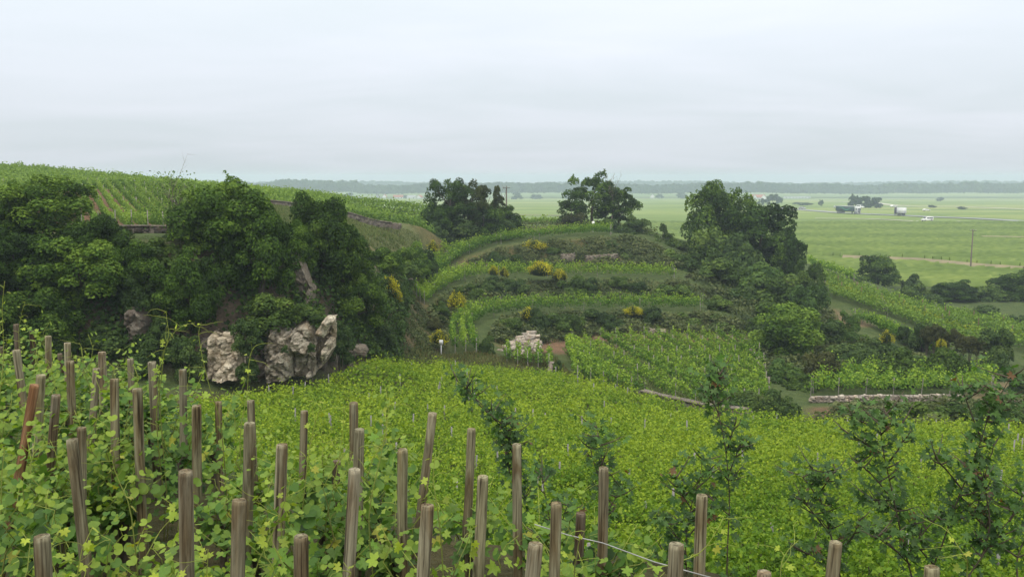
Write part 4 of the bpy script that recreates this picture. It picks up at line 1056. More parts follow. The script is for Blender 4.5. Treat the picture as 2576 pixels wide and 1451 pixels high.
# ------------------------------------------------------------------ ivy and undergrowth
def scatter_stuff(name, polys, n, mat, size, hmax, label, cat, up=0.4, blade=False, dens=None):
    VV, FF, TT, nn_ = [], [], [], 0
    for poly, share in polys:
        pl_ = np.array(poly); lo, hi = pl_.min(0), pl_.max(0)
        m_ = int(n * share); x = rng.uniform(lo[0], hi[0], m_ * 3); y = rng.uniform(lo[1], hi[1], m_ * 3)
        k = in_poly(x, y, poly)
        cl_ = np.sin(x * 1.3 + 2 * np.sin(y * 0.7)) + np.sin(y * 1.7 + 1.5 * np.sin(x * 0.9)) + rng.normal(size=m_ * 3) * 0.9
        if not blade: k &= cl_ > -0.4
        x, y, cl_ = x[k][:m_], y[k][:m_], cl_[k][:m_]
        if len(x) == 0: continue
        hh = hmax * (0.25 + 0.75 * np.clip((cl_ + 1) / 3, 0, 1)) * rng.random(len(x)) ** 0.6
        g0 = hz(x, y)
        if blade:
            a = rng.uniform(0, 6.28, len(x)); w = size * 0.12; ln = hh + 0.08
            tilt = rng.normal(size=(len(x), 2)) * 0.3 * ln[:, None]
            dx, dy = np.cos(a) * w, np.sin(a) * w
            V = np.stack([np.stack([x - dx, y - dy, g0 - 0.05], 1), np.stack([x + dx, y + dy, g0 - 0.05], 1), np.stack([x + tilt[:, 0], y + tilt[:, 1], g0 + ln], 1)], 1).reshape(-1, 3)
            Fq = np.arange(len(x) * 3).reshape(-1, 3); tn = np.repeat(rng.uniform(0, 1, len(x)), 3)
        else:
            e1 = 0.6
            nr = np.stack([-(hz(x + e1, y) - hz(x - e1, y)), -(hz(x, y + e1) - hz(x, y - e1)), np.full(len(x), 2 * e1)], 1)
            nr = unit(nr)
            C = np.stack([x, y, g0], 1) + nr * hh[:, None]
            V, Fq = leaves(C, nr + rng.normal(size=C.shape) * 0.6 + [0, 0, up], size * rng.uniform(0.6, 1.3, len(x)))
            tn = np.repeat(np.clip(0.4 + 0.13 * cl_ + rng.normal(size=len(x)) * 0.15, 0, 1), 4)
        VV.append(V); FF.append(Fq + nn_); TT.append(tn); nn_ += len(V)
    o_ = ob(name, mk(name, np.concatenate(VV), np.concatenate(FF), G[mat], np.concatenate(TT)))
    return tag(o_, label, cat, kind='stuff')
CLIFFP = upoly((-300, 925, 40.5), (-100, 930, 42.3), (300, 935, 44.3), (520, 955, 46.3), (690, 954, 48.3), (770, 950, 49.8), (850, 938, 52.3), (930, 930, 56.2), (1000, 925, 61), (1030, 760, 81), (1030, 700, 83), (1000, 690, 75.5), (940, 670, 67.5), (850, 650, 59.3), (760, 640, 54.3), (700, 612, 52.3), (560, 598, 50.6), (480, 595, 49.2), (300, 600, 47.6), (-100, 605, 45.2), (-300, 610, 44.8))
scatter_stuff('ivy', [(CLIFFP, 1.0)], 66000, 'ivy', 0.20, 0.9, 'curtain of dark ivy and brambles hanging over the cliff', 'ivy', up=0.2)
B12 = upoly((1068, 780, 80), (1112, 742, 89.5), (1200, 708, 100.5), (1350, 702, 103), (1740, 706, 102.5), (1830, 740, 100), (1810, 766, 97.6), (1500, 764, 97.6), (1300, 769, 95.8), (1180, 792, 88.8), (1122, 835, 77.5), (1120, 890, 69))
B23 = upoly((1180, 690, 108.5), (1205, 686, 109.8), (1300, 682, 112.2), (1500, 685, 112.2), (1740, 692, 110.8), (1740, 640, 121), (1640, 615, 121), (1580, 600, 117.5), (1500, 594, 117.4), (1330, 607, 116.4), (1250, 622, 113.4), (1172, 648, 109))
B01 = upoly((1290, 870, 75), (1400, 865, 80.5), (1500, 853, 85.5), (1700, 848, 87), (1890, 850, 86.6), (1840, 792, 90.6), (1600, 787, 90.4), (1400, 787, 90), (1280, 797, 85.6), (1240, 815, 81.5), (1225, 850, 75))
FLANK = upoly((1740, 640, 122), (1720, 610, 130), (1850, 680, 122), (1960, 705, 117), (2060, 720, 112), (2080, 770, 101), (2150, 860, 84), (2400, 930, 75), (2420, 985, 65), (2050, 985, 65), (1930, 955, 68.5), (1890, 860, 84), (1830, 790, 92), (1800, 766, 98), (1740, 706, 103))
HTOP = upoly((1060, 640, 112), (1200, 605, 121.5), (1330, 592, 126), (1500, 582, 128), (1600, 586, 127), (1660, 600, 128), (1640, 580, 140), (1500, 555, 146), (1300, 560, 142), (1100, 590, 128))
RFRONT = upoly((2050, 1060, 50), (2110, 1030, 55.5), (2400, 1022, 57), (2650, 1022, 57), (2650, 1090, 46), (2050, 1095, 46))
scatter_stuff('undergrowth', [(B12, 0.20), (B23, 0.26), (B01, 0.16), (FLANK, 0.25), (HTOP, 0.06), (RFRONT, 0.07)], 95000, 'under', 0.24, 0.85, 'brambles and weeds matting the terrace banks and hill flank', 'undergrowth')
GRASS1 = upoly((600, 590, 64), (760, 610, 70), (900, 600, 80), (1080, 615, 95), (1090, 575, 104), (1060, 561, 102.4), (950, 543, 100.4), (820, 526, 98.6), (680, 514, 97.2), (600, 510, 92))
VERGE = upoly((985, 935, 58), (1110, 915, 63), (1230, 910, 65), (1400, 965, 62), (1620, 1015, 54.5), (1640, 1000, 58), (1450, 960, 64), (1380, 890, 73), (1270, 905, 68), (1110, 895, 68), (1060, 870, 69))
scatter_stuff('dry_grass', [(GRASS1, 0.10), (B12, 0.20), (B23, 0.2), (B01, 0.2), (VERGE, 0.2)], 55000, 'dry', 0.42, 0.42, 'tufts of dry straw-coloured grass on banks and slopes', 'grass', blade=True)
scatter_stuff('grass', [(GRASS1, 0.6), (VERGE, 0.14), (PLOT, 0.14), (RFRONT, 0.12)], 120000, 'grass', 0.5, 0.30, 'short green grass on the slopes and between vines', 'grass', blade=True)
RAMP = upoly((985, 930, 58.5), (1110, 912, 64), (1118, 860, 72), (1070, 790, 80), (1020, 760, 84), (1005, 820, 72))
scatter_stuff('weeds', [(RAMP, 1.0)], 7000, 'under', 0.16, 0.22, 'thin weeds on the stony ramp', 'weeds')

# ------------------------------------------------------------------ trees
# on and below the cliff: (u, Y, v of top, half width, label, material, crown start)
for (u, Y, vt, hw, lb, mt, lo) in [
    (122, 48.6, 446, 118, 'dark oak with a short trunk at the top of the cliff on the left', 'tree_mid', 0.06),
    (5, 47.2, 500, 95, 'dark tree pressing against the oak at the left edge', 'tree_dark', 0.05),
    (240, 47.2, 548, 86, 'rounded dark tree on the cliff edge right of the oak', 'tree_dark', 0.03),
    (325, 46.8, 605, 74, 'dark hanging tree below the retaining wall', 'tree_mid', 0.02),
    (740, 53.5, 560, 58, 'slim dark tree in the notch between the tall cliff trees', 'tree_mid', 0.03),
    (40, 45.2, 580, 105, 'broad dark tree growing from the cliff foot at the left edge', 'tree_dark', 0.03),
    (205, 45.6, 590, 125, 'wide leafy tree on the cliff left of the lichen boulder', 'tree_mid', 0.02),
    (90, 43.2, 735, 110, 'low dark tree at the cliff foot behind the leftmost stakes', 'tree_dark', 0.02),
    (565, 50.5, 455, 122, 'tall mid-green tree on the cliff edge right of the retaining wall', 'tree_mid', 0.05),
    (655, 50.0, 515, 92, 'leafy tree leaning over the pinkish pillar', 'tree_mid', 0.05),
    (480, 46.8, 640, 80, 'bright-leaved tree spreading over the grey limestone face', 'tree_mid', 0.02),
    (815, 56.5, 492, 92, 'upright dark tree above the orange limestone rib', 'tree_dark', 0.03),
    (865, 58.0, 575, 72, 'rounded dark tree on the cliff beside the ivy curtain', 'tree_dark', 0.02),
    (900, 57.5, 690, 78, 'ivy-wrapped tree hanging down to the mossy rock patch', 'tree_dark', 0.0),
]:
    tree(u, Y, vt, hw, lb, mt, BIGC[random.randrange(3)], lo)
for (u, Y, vt, hw, lb, mt, lo) in [
    (965, 72, 625, 52, 'small green tree between the cliff and the head of the ramp', 'tree_mid', 0.02),
    (1035, 88, 612, 55, 'bushy small tree under the crumbling brown wall', 'tree_mid', 0.02),
    (1125, 119, 452, 62, 'dark pointed tree at the left of the first hilltop group', 'tree_dark', 0.3),
    (1180, 122, 460, 58, 'olive-brown ivy-grown tree in the middle of the first hilltop group', 'tree_olive', 0.3),
    (1105, 117, 520, 44, 'low dark tree skirting the first hilltop group', 'tree_dark', 0.02),
    (1268, 126, 520, 50, 'dense dark hawthorn at the right of the first hilltop group', 'tree_dark', 0.02),
    (1215, 121, 512, 52, 'shadowy small tree at the foot of the ivy column', 'tree_dark', 0.02),
    (1488, 137, 437, 72, 'spreading walnut tree on the hilltop with a broken crown', 'tree_dark', 0.14),
    (1555, 136, 470, 55, 'lower dark tree beside the dead grey branches', 'tree_dark', 0.12),
    (1440, 135, 505, 38, 'small round tree left under the hilltop walnut', 'tree_dark', 0.1),
    (1920, 119, 520, 92, 'broad dark tree stepping down from the tall dome tree', 'tree_dark', 0.02),
    (1975, 116, 585, 46, 'drooping dark tree at the right end of the tall tree group', 'tree_dark', 0.02),
    (1990, 79, 772, 88, 'large dark tree among shrubs right of the vine plot', 'tree_mid', 0.02),
    (2205, 150, 645, 52, 'round dark tree in the valley beyond the vine ridge', 'tree_dark', 0.03),
    (2560, 140, 682, 70, 'dark tree at the right edge beyond the vine ridge', 'tree_dark', 0.05),
    (2405, 138, 705, 62, 'low dark tree in the valley left of the edge tree', 'tree_dark', 0.02),
]:
    tree(u, Y, vt, hw, lb, mt, AIRY[random.randrange(3)] if ('walnut' in lb or 'pointed' in lb or 'olive' in lb or 'dead grey' in lb) else None, lo)
tree(1805, 122, 462, 88, 'tall dome-shaped dark tree on the right of the hill', 'tree_dark', BIGC[1], 0.04)
# ivy column and ivy-clad stump of the first group
x, y, z, v = ground(1252, 125)
e_ = empty('ivy_clad_tree', (x, y, z)); tag(e_, 'thin dead tree with two balls of ivy standing by the utility pole', 'tree')
ob('trunk', trunk_mesh(340, 6.0, 0.10, 4, 0.5, bare=True), e_)
for (du, v_, hw, hh) in ((-2, 483, 10, 16), (2, 505, 17, 13), (-10, 522, 15, 12)):
    p = P(1252 + du, v_, 125); o_ = ob('ivy', BUSH[0], e_, (p[0] - x, p[1] - y, p[2] - z), mat=G['tree_olive']); o_.scale = (hw * 125 / F_, hw * 125 / F_, hh * 125 / F_)
x, y, z, v = ground(1214, 123)
e_ = empty('ivy_clad_tree', (x, y, z)); tag(e_, 'slim trunk knotted with ivy clumps between the olive tree and the hawthorn', 'tree')
ob('trunk', trunk_mesh(341, 6.0, 0.10, 3, 0.4, bare=True), e_)
for (du, v_, hw, hh) in ((2, 478, 10, 12), (3, 497, 11, 11), (-2, 525, 13, 18)):
    p = P(1214 + du, v_, 123); o_ = ob('ivy', BUSH[1], e_, (p[0] - x, p[1] - y, p[2] - z), mat=G['tree_olive']); o_.scale = (hw * 123 / F_, hw * 123 / F_, hh * 123 / F_)
# dead tree
for (u, Y, hgt, sd, lb) in ((1540, 133.5, 7.2, 350, 'bare grey dead tree in front of the hilltop walnut'), (440, 50.8, 3.3, 351, 'thin half-bare sapling above the retaining wall'), (458, 51.2, 2.9, 352, 'wispy bare bush next to the half-bare sapling')):
    x, y, z, v = ground(u, Y); e_ = empty('bare_tree', (x, y, z)); tag(e_, lb, 'tree')
    o_ = ob('trunk', trunk_mesh(sd, hgt, 0.11 if hgt > 5 else 0.04, 9 if hgt > 5 else 12, 0.55, bare=True), e_)
    if hgt < 5:
        r = np.random.default_rng(sd); n = 500
        C = np.stack([r.normal(size=n) * 0.7, r.normal(size=n) * 0.7, r.uniform(0.5, hgt * 1.15, n)], 1)
        V, Fq = leaves(C, sphere_dirs(n, r) + [0, 0, 0.5], 0.10, r=r); ob('crown', mk('crown', V, Fq, G['shrub_light'], np.repeat(r.random(n), 4)), e_)

# ------------------------------------------------------------------ shrubs
SH = [
    # cliff
    (30, 47.0, 520, 60, 'dark shrub beside the oak at the left cliff top', 'shrub_dark'), (255, 48.2, 540, 48, 'dark shrub on the cliff edge under the steep rows', 'shrub_dark'),
    (300, 47.4, 620, 42, 'hanging shrub just below the retaining wall', 'shrub_mid'), (395, 48.8, 600, 62, 'straggly olive shrub in front of the retaining wall', 'shrub_mid'),
    (350, 46.0, 690, 46, 'shadowy shrub in the cleft above the lichen boulder', 'shrub_dark'), (255, 44.5, 820, 62, 'dark shrub below the lichen boulder', 'shrub_dark'),
    (390, 45.2, 800, 52, 'dark bush between the boulder and the grey rock face', 'shrub_dark'), (470, 44.6, 850, 46, 'low dark bush left of the grey rock face', 'shrub_dark'),
    (345, 44.2, 890, 62, 'dark bush at the cliff foot behind the middle stakes', 'shrub_dark'), (622, 45.4, 805, 38, 'ivy bush between the grey face and the pinkish pillar', 'shrub_dark'),
    (625, 45.2, 900, 28, 'low ivy clump at the foot of the pinkish pillar', 'shrub_dark'), (692, 47.6, 742, 66, 'ivy dome capping the pinkish and ochre pillars', 'shrub_mid'),
    (775, 48.8, 762, 50, 'light brambles overhanging the ochre pillar', 'shrub_mid'), (720, 45.3, 868, 9, 'thin ivy strand between the two pillars', 'shrub_dark'),
    (788, 47.0, 862, 11, 'ivy tuft in the hollow of the overhanging rib', 'shrub_dark'), (858, 50.5, 810, 36, 'dark ivy mass right of the overhanging rib', 'shrub_dark'),
    (860, 53.0, 885, 34, 'low dark bush at the cliff corner by the vineyard edge', 'shrub_dark'), (945, 60, 800, 50, 'dark bush beside the stony ramp', 'shrub_dark'),
    (965, 61, 860, 38, 'low bush at the bottom of the stony ramp', 'shrub_dark'), (760, 56, 590, 42, 'sprawling shrub between the two tallest cliff trees', 'shrub_mid'),
    (930, 66, 700, 55, 'rounded bush left of the tall yellow broom', 'shrub_mid'), (1010, 80, 650, 48, 'leafy bush below the crumbling wall', 'shrub_mid'),
    (1060, 92, 625, 40, 'grey-green bush at the head of the vine terraces', 'shrub_dark'), (985, 66, 790, 35, 'brownish bush below the tall yellow broom', 'shrub_brown'),
    (300, 49.6, 590, 30, 'olive scrub right in front of the retaining wall at its left end', 'shrub_mid'), (352, 50.0, 596, 34, 'low scrub along the foot of the retaining wall', 'shrub_mid'), (440, 50.6, 590, 36, 'leafy scrub at the foot of the retaining wall below the bare sapling', 'shrub_mid'), (205, 48.6, 575, 40, 'dark scrub beneath the oak trunk', 'shrub_dark'), (150, 48.0, 590, 40, 'dark scrub left of the oak trunk foot', 'shrub_dark'), (505, 51.0, 585, 34, 'green scrub at the right end of the retaining wall', 'shrub_mid'),
    # first hilltop group
    (1240, 123, 555, 52, 'dark bush in front of the hawthorn', 'shrub_dark'), (1150, 118, 555, 52, 'dark bush at the foot of the olive-brown tree', 'shrub_dark'), (1090, 114, 560, 36, 'dark bush against the pointed hilltop tree', 'shrub_dark'),
    # hilltop walnut
    (1440, 130, 537, 42, 'brownish round bush below the hilltop walnut', 'shrub_brown'), (1520, 130, 550, 40, 'dark bush behind the small white box', 'shrub_dark'),
    (1600, 129, 545, 38, 'dark dense bush right of the dead tree', 'shrub_dark'), (1560, 127, 570, 45, 'low grey-green bush under the dead tree', 'shrub_dark'), (1640, 127, 590, 40, 'low bush on the saddle right of the walnut', 'shrub_mid'),
    (1668, 127, 562, 10, 'slender young sapling on the saddle between tree groups', 'shrub_dark'), (1682, 127, 585, 16, 'small spiky bush beside the slender sapling', 'shrub_mid'),
    (1700, 126, 600, 34, 'grey-green bush at the left foot of the dome tree', 'shrub_mid'),
    # bank above the middle terrace
    (1395, 115, 622, 26, 'bright green bush right of the upper yellow broom', 'shrub_mid'), (1465, 114.5, 640, 22, 'round bush between the two dry-stone walls', 'shrub_dark'),
    (1530, 117, 605, 55, 'sprawling grey-green bush above the longer dry-stone wall', 'shrub_dark'), (1600, 116, 620, 62, 'broad bramble mound on the upper bank', 'shrub_mid'),
    (1690, 115, 630, 58, 'mixed bramble mound left of the dome tree foot', 'shrub_mid'), (1290, 112, 640, 32, 'dark weeds clump right of the brown earth patch', 'shrub_dark'), (1250, 111, 635, 26, 'low dark clump at the edge of the brown earth patch', 'shrub_dark'),
    # flank
    (1780, 115, 575, 62, 'round bush below the dome tree', 'shrub_mid'), (1730, 113, 640, 48, 'light bush on the hill shoulder', 'shrub_mid'), (1850, 112, 590, 62, 'dark bush under the stepped tree', 'shrub_dark'),
    (1760, 106, 690, 42, 'brownish shrub at the right end of the middle terrace', 'shrub_brown'), (1820, 106, 650, 62, 'broad light-tipped bush on the flank', 'shrub_mid'), (1905, 104, 660, 66, 'pale green bush spread on the upper flank', 'shrub_light'),
    (1870, 100, 720, 50, 'dark bush in the middle of the flank', 'shrub_dark'), (1960, 100, 690, 60, 'tall mid-green bush below the stepped tree', 'shrub_mid'), (2040, 104, 655, 46, 'grey-green willow bush at the top of the vine ridge', 'shrub_mid'),
    (1950, 94, 760, 60, 'dense bush mid-flank above the large dark tree', 'shrub_mid'), (2035, 95, 720, 46, 'pale bush on the flank by the bare earth bank', 'shrub_light'), (1860, 93, 790, 46, 'dark bush at the right end of the lower terrace', 'shrub_dark'),
    (1810, 94, 745, 36, 'low bush beside the end of the lower terrace', 'shrub_mid'), (1910, 88, 800, 50, 'dark bush left of the large dark tree', 'shrub_dark'), (1925, 80, 850, 44, 'grey-green bush above the loose pale stones', 'shrub_mid'),
    (2060, 84, 805, 55, 'dark bush right of the large dark tree', 'shrub_dark'), (2140, 84, 785, 42, 'light feathery bush below the bare earth bank', 'shrub_light'), (2200, 80, 850, 52, 'dark bush under the ridge strip', 'shrub_dark'),
    (2130, 76, 865, 60, 'broad dark bush behind the short rows', 'shrub_dark'), (2270, 76, 880, 52, 'dark bramble bush in the hollow below the yellow bloom', 'shrub_dark'), (2320, 82, 810, 32, 'round dark bush on the rough strip', 'shrub_dark'), (2275, 84, 822, 18, 'small dark bush left of the round one', 'shrub_dark'),
    (1975, 67, 905, 44, 'pale green dome bush by the end of the loose stones', 'shrub_light'), (2060, 66, 885, 48, 'reddish-brown bush beside the short rows', 'shrub_brown'), (2015, 64, 945, 48, 'olive bush at the left end of the rubble wall', 'shrub_mid'),
    (2255, 66.5, 880, 58, 'tall grey-green bush in the short rows', 'shrub_mid'), (2370, 67, 875, 55, 'leafy rounded bush right in the short rows', 'shrub_mid'), (2310, 70, 895, 40, 'dark shrub between the two rounded bushes', 'shrub_dark'), (2180, 70, 880, 40, 'dark shrub left of the tall grey-green bush', 'shrub_dark'),
    (2500, 76, 830, 42, 'dark bush at the lower end of the vine ridge', 'shrub_dark'), (2510, 70, 885, 36, 'low dark bush below the ridge end', 'shrub_dark'), (2560, 62, 940, 26, 'small dark bush by the broken rubble wall', 'shrub_dark'),
    # valley beyond ridge
    (2290, 148, 690, 26, 'small round bush in the valley beside the round tree', 'shrub_dark'), (2310, 140, 715, 48, 'pale-topped bush in the valley', 'shrub_mid'), (2480, 138, 720, 55, 'low bush in the valley between the two dark trees', 'shrub_mid'), (2150, 140, 690, 24, 'low dark bush by the red bank', 'shrub_dark'), (2350, 132, 740, 45, 'dark scrub along the back of the ridge', 'shrub_dark'), (2460, 126, 765, 55, 'dark scrub further down the back of the ridge', 'shrub_dark'), (2560, 122, 790, 50, 'dark scrub at the bottom of the ridge back', 'shrub_dark'),
    # banks
    (1222, 69.0, 846, 23, 'clipped-looking round dark broom bush beside the vines', 'shrub_dark'), (1285, 80.5, 800, 32, 'blue-green weed clump inside the terrace curve', 'shrub_mid'), (1360, 83.5, 775, 34, 'dark bush above the pale rock pile', 'shrub_dark'),
    (1420, 84, 790, 48, 'leafy bush on the bank right of the rock pile', 'shrub_mid'), (1490, 88.8, 775, 44, 'grey-green bush on the lower bank', 'shrub_dark'), (1540, 87.6, 795, 40, 'dark bush left of the broken boulders', 'shrub_dark'), (1640, 89.2, 770, 30, 'dark bush by the pale yellow broom', 'shrub_dark'),
    (1440, 85.6, 812, 38, 'low light weeds mound beside the plot', 'shrub_mid'), (1710, 89.2, 788, 48, 'low bush on the bank right of the boulders', 'shrub_mid'), (1790, 89.5, 790, 55, 'wide low bush at the plot corner', 'shrub_dark'),
    (1180, 92, 715, 36, 'grey-green weeds hump between terraces', 'shrub_mid'), (1230, 97, 695, 38, 'dark bush beside the slender yellow brooms', 'shrub_dark'), (1300, 99, 705, 42, 'dark bush below the slender yellow brooms', 'shrub_dark'), (1440, 100, 695, 46, 'green bush right of the big yellow broom', 'shrub_mid'), (1490, 100.5, 700, 40, 'dark weed mound on the middle bank', 'shrub_dark'), (1605, 100, 710, 30, 'dark bush near the bare patch of the middle bank', 'shrub_dark'), (1690, 99, 718, 46, 'silvery weeds mound at the right of the middle bank', 'shrub_mid'), (1560, 101, 698, 30, 'low green weeds mound on the middle bank', 'shrub_mid'),
    (1110, 81, 760, 26, 'grey-green clump at the inner bend of the terraces', 'shrub_mid'), (1095, 75, 800, 24, 'low weed clump beside the ramp', 'shrub_brown'), (1400, 62.2, 905, 14, 'small dark bush behind the stone pillar', 'shrub_dark'),
    # below plot
    (1890, 52.5, 990, 48, 'dark bramble bush with white flowers behind the low wall', 'shrub_dark'), (1960, 51.5, 985, 52, 'wide dark bramble bush right of the low wall end', 'shrub_dark'), (1860, 54.5, 980, 34, 'olive bush at the foot of the vine plot', 'shrub_mid'),
    (2300, 50.5, 1015, 70, 'grey-green bush patch below the rubble wall', 'shrub_mid'), (2420, 50, 1020, 60, 'weedy bush below the right of the rubble wall', 'shrub_mid'), (2540, 49, 1010, 60, 'weedy bush at the right edge below the broken wall', 'shrub_mid'), (2180, 50.5, 1030, 50, 'low weedy bush near the bare red patch', 'shrub_mid'),
]
for (u, Y, vt, hw, lb, mt) in SH:
    shrub(u, Y, vt, hw, lb, mt, vbot=834 if lb.startswith('ivy dome') else (812 if lb.startswith('light brambles') else None), proto=(WILLOW if 'feathery' in lb or 'willow' in lb or 'wisp' in lb else None))
# brown upright scrub by the ridge
for k in range(9):
    u = 2330 + k * 18
    shrub(u, 80 - k * 0.5 + random.gauss(0, 0.5), 815 + k * 5 + random.gauss(0, 9), random.uniform(13, 22), f'{ordinal(k)} upright brown scrub bush from the left along the foot of the ridge', 'shrub_brown', WILLOW if k % 2 else None, group='brown scrub along the ridge foot')
for (u, Y, vt, hw, lb) in [(978, 66.5, 688, 28, 'tall yellow broom on the cliff side of the ramp'), (996, 67.5, 722, 20, 'lower yellow broom nestled under the tall ramp broom'), (1090, 100, 600, 17, 'yellow broom at the head of the terraces under the hilltop trees'),
                          (1345, 115.6, 600, 34, 'round yellow broom on the upper bank'), (1242, 101.0, 664, 16, 'slender yellow broom on the middle bank, left of its pair'), (1268, 101.5, 668, 15, 'slender yellow broom on the middle bank, right of its pair'),
                          (1362, 102.0, 652, 42, 'biggest yellow broom above the middle bank'), (1408, 101, 672, 24, 'yellow broom touching the biggest one on its right'), (1150, 84.5, 727, 24, 'golden broom in the terrace bend'), (1106, 68.5, 825, 27, 'yellow broom behind the white information sign'),
                          (1330, 84.5, 768, 24, 'sparse yellow broom above the rock pile'), (1592, 89.5, 766, 26, 'sparse yellow broom above the broken boulders'), (2228, 80, 825, 20, 'yellow broom in the hollow below the ridge'), (2365, 77, 848, 13, 'small yellow broom by the brown scrub')]:
    broom(u, Y, vt, hw, lb)
broom(1375, 84, 792, 24, 'dark spiky broom without flowers right of the rock pile', False)
broom(1110, 78, 790, 20, 'green spiky broom without flowers by the ramp', False)

# ------------------------------------------------------------------ small things on the hill
WHITE = flat('white_paint', (0.80, 0.80, 0.80)); GREY = flat('grey_paint', (0.42, 0.42, 0.43)); DARK = flat('dark_plastic', (0.035, 0.035, 0.04))
def put(name, u, Y, label, cat, rz=0.0, group=None):
    x, y, z, v = ground(u, Y); e_ = empty(name, (x, y, z), rz); return tag(e_, label, cat, group)
e_ = put('information_sign', 1110, 67.2, 'small white information sign on a grey post by the ramp', 'sign')
mb = MB(); mb.tube([(0, 0, -0.2), (0, 0, 0.95)], 0.05, 8); mb.ob('post', GREY, e_)
mb = MB(); mb.box((0, -0.04, 1.12), (0.30, 0.04, 0.36)); mb.ob('panel', WHITE, e_)
e_ = put('white_box', 1492, 127, 'small white marker box on a post by the hilltop bushes', 'marker')
mb = MB(); mb.tube([(0, 0, -0.2), (0, 0, 1.0)], 0.05, 6); mb.ob('post', GREY, e_)
mb = MB(); mb.box((0, 0, 1.25), (0.34, 0.3, 0.55)); mb.ob('box', WHITE, e_)
def pole(u, Y, vtop, label):
    e_ = put('utility_pole', u, Y, label, 'utility pole'); h = P(u, vtop, Y)[2] - e_.location.z
    wd = plain_mat('pole_wood', (0.075, 0.06, 0.05), (0.15, 0.125, 0.105), 8, stretch=(1, 1, 0.1))
    mb = MB(); mb.tube([(0, 0, -0.5), (0, 0, h)], [0.17, 0.11], 8); mb.ob('shaft', wd, e_)
    mb = MB(); mb.box((0, -0.12, h - 0.35), (1.3, 0.1, 0.1)); mb.ob('crossarm', wd, e_)
    for dx in (-0.55, 0, 0.55):
        mb = MB(); mb.tube([(dx, -0.12, h - 0.3), (dx, -0.12, h - 0.1)], 0.05, 6); mb.ob('insulator', GREY, e_)
pole(2441, 183, 576, 'tall dark wooden utility pole on the plain at the right')
pole(1274, 158, 468, 'thin utility pole rising behind the first hilltop tree group')

# ------------------------------------------------------------------ the plain: roads, vehicles, houses, woods
TAR = plain_mat('tarmac', (0.28, 0.28, 0.29), (0.38, 0.38, 0.39), 0.4, coord='Object'); TRK = plain_mat('pale_track', (0.38, 0.35, 0.28), (0.52, 0.49, 0.42), 0.3); DRYS = plain_mat('dry_verge', (0.17, 0.15, 0.07), (0.30, 0.24, 0.13), 0.25)  # tarmac base colour lightened: sky reflection on the wet road is painted in
def strip(name, pts, w, mat, up, kind='structure', bank=0.0):
    c_ = []
    for (u, v) in pts:
        dz = -19.8; Y = None
        Y = 300.0
        for _ in range(20): Y = (EYE - float(plain_z(Y))) * F_ / (v - HORIZ)
        c_.append(P(u, v, Y)[:2])
    s, L = dense(smooth_line([(*p, 0) for p in c_], 5), 8.0)
    d = np.gradient(s, axis=0); nn2 = unit(np.stack([d[:, 1], -d[:, 0]], 1)); z = plain_z(s[:, 1]) + up
    V = np.stack([np.concatenate([s - nn2 * w / 2, z[:, None]], 1), np.concatenate([s, (z + bank)[:, None]], 1), np.concatenate([s + nn2 * w / 2, z[:, None]], 1)], 1).reshape(-1, 3)
    i = np.arange(len(s) - 1)[:, None] * 3
    o_ = ob(name, mk(name, V, np.concatenate([i + np.array([[0, 3, 4, 1]]), i + np.array([[1, 4, 5, 2]])]), mat)); tag(o_, kind=kind); return o_
strip('road', [(1960, 523), (2060, 531), (2140, 536.5), (2300, 543.5), (2450, 549.5), (2576, 556.5), (2700, 564)], 8.0, TAR, 0.30)
strip('farm_track', [(2050, 549), (2200, 551), (2330, 557.5), (2430, 556.5)], 3.2, TRK, 0.25)
strip('farm_track', [(2180, 505), (2260, 517), (2400, 519.5), (2576, 526), (2700, 530)], 7, TRK, 0.25)
strip('farm_track', [(2030, 503), (2120, 507), (2180, 511)], 7, TRK, 0.2)
strip('farm_track', [(2230, 499.5), (2330, 501.5), (2440, 502.5), (2576, 504)], 10, TRK, 0.2)
strip('farm_track', [(2470, 597.5), (2576, 599), (2700, 603)], 4.0, DRYS, 0.6)
strip('verge', [(2120, 655), (2240, 660), (2330, 664), (2440, 676), (2520, 682), (2640, 690)], 7.5, DRYS, 0.5, bank=0.9)
strip('verge', [(1290, 540), (1350, 541), (1420, 543)], 5, DRYS, 0.3)
def on_plain(u, v):
    Y = 300.0
    for _ in range(20): Y = (EYE - float(plain_z(Y))) * F_ / (v - HORIZ)
    p = P(u, v, Y); return (p[0], p[1], float(plain_z(Y)))
GLASS = flat('dark_glass', (0.03, 0.035, 0.04), 0.15, 0.6); RUB = flat('rubber', (0.02, 0.02, 0.02), 0.9, 0.1); RED = flat('red_tile', (0.36, 0.13, 0.085), 0.9, 0.1); GRN = flat('green_stripe', (0.05, 0.36, 0.20)); NAVY = flat('dark_tarp', (0.022, 0.05, 0.055), 0.6); PURP = flat('dark_purple', (0.05, 0.03, 0.055))
def wheels(e_, xs, half, r):
    for x in xs:
        for s in (-1, 1):
            mb = MB(); mb.tube([(x, s * half - 0.14, r), (x, s * half + 0.14, r)], r, 12); mb.add([(x + r * math.cos(a), s * half - 0.14, r + r * math.sin(a)) for a in np.linspace(0, 2 * math.pi, 12, False)], T=[(0, k + 1, k) for k in range(1, 11)])
            w_ = mb.ob('wheel', RUB, e_); mb = MB(); mb.tube([(x, s * (half + 0.145), r), (x, s * (half + 0.16), r)], r * 0.5, 10); mb.ob('rim', GREY, w_)
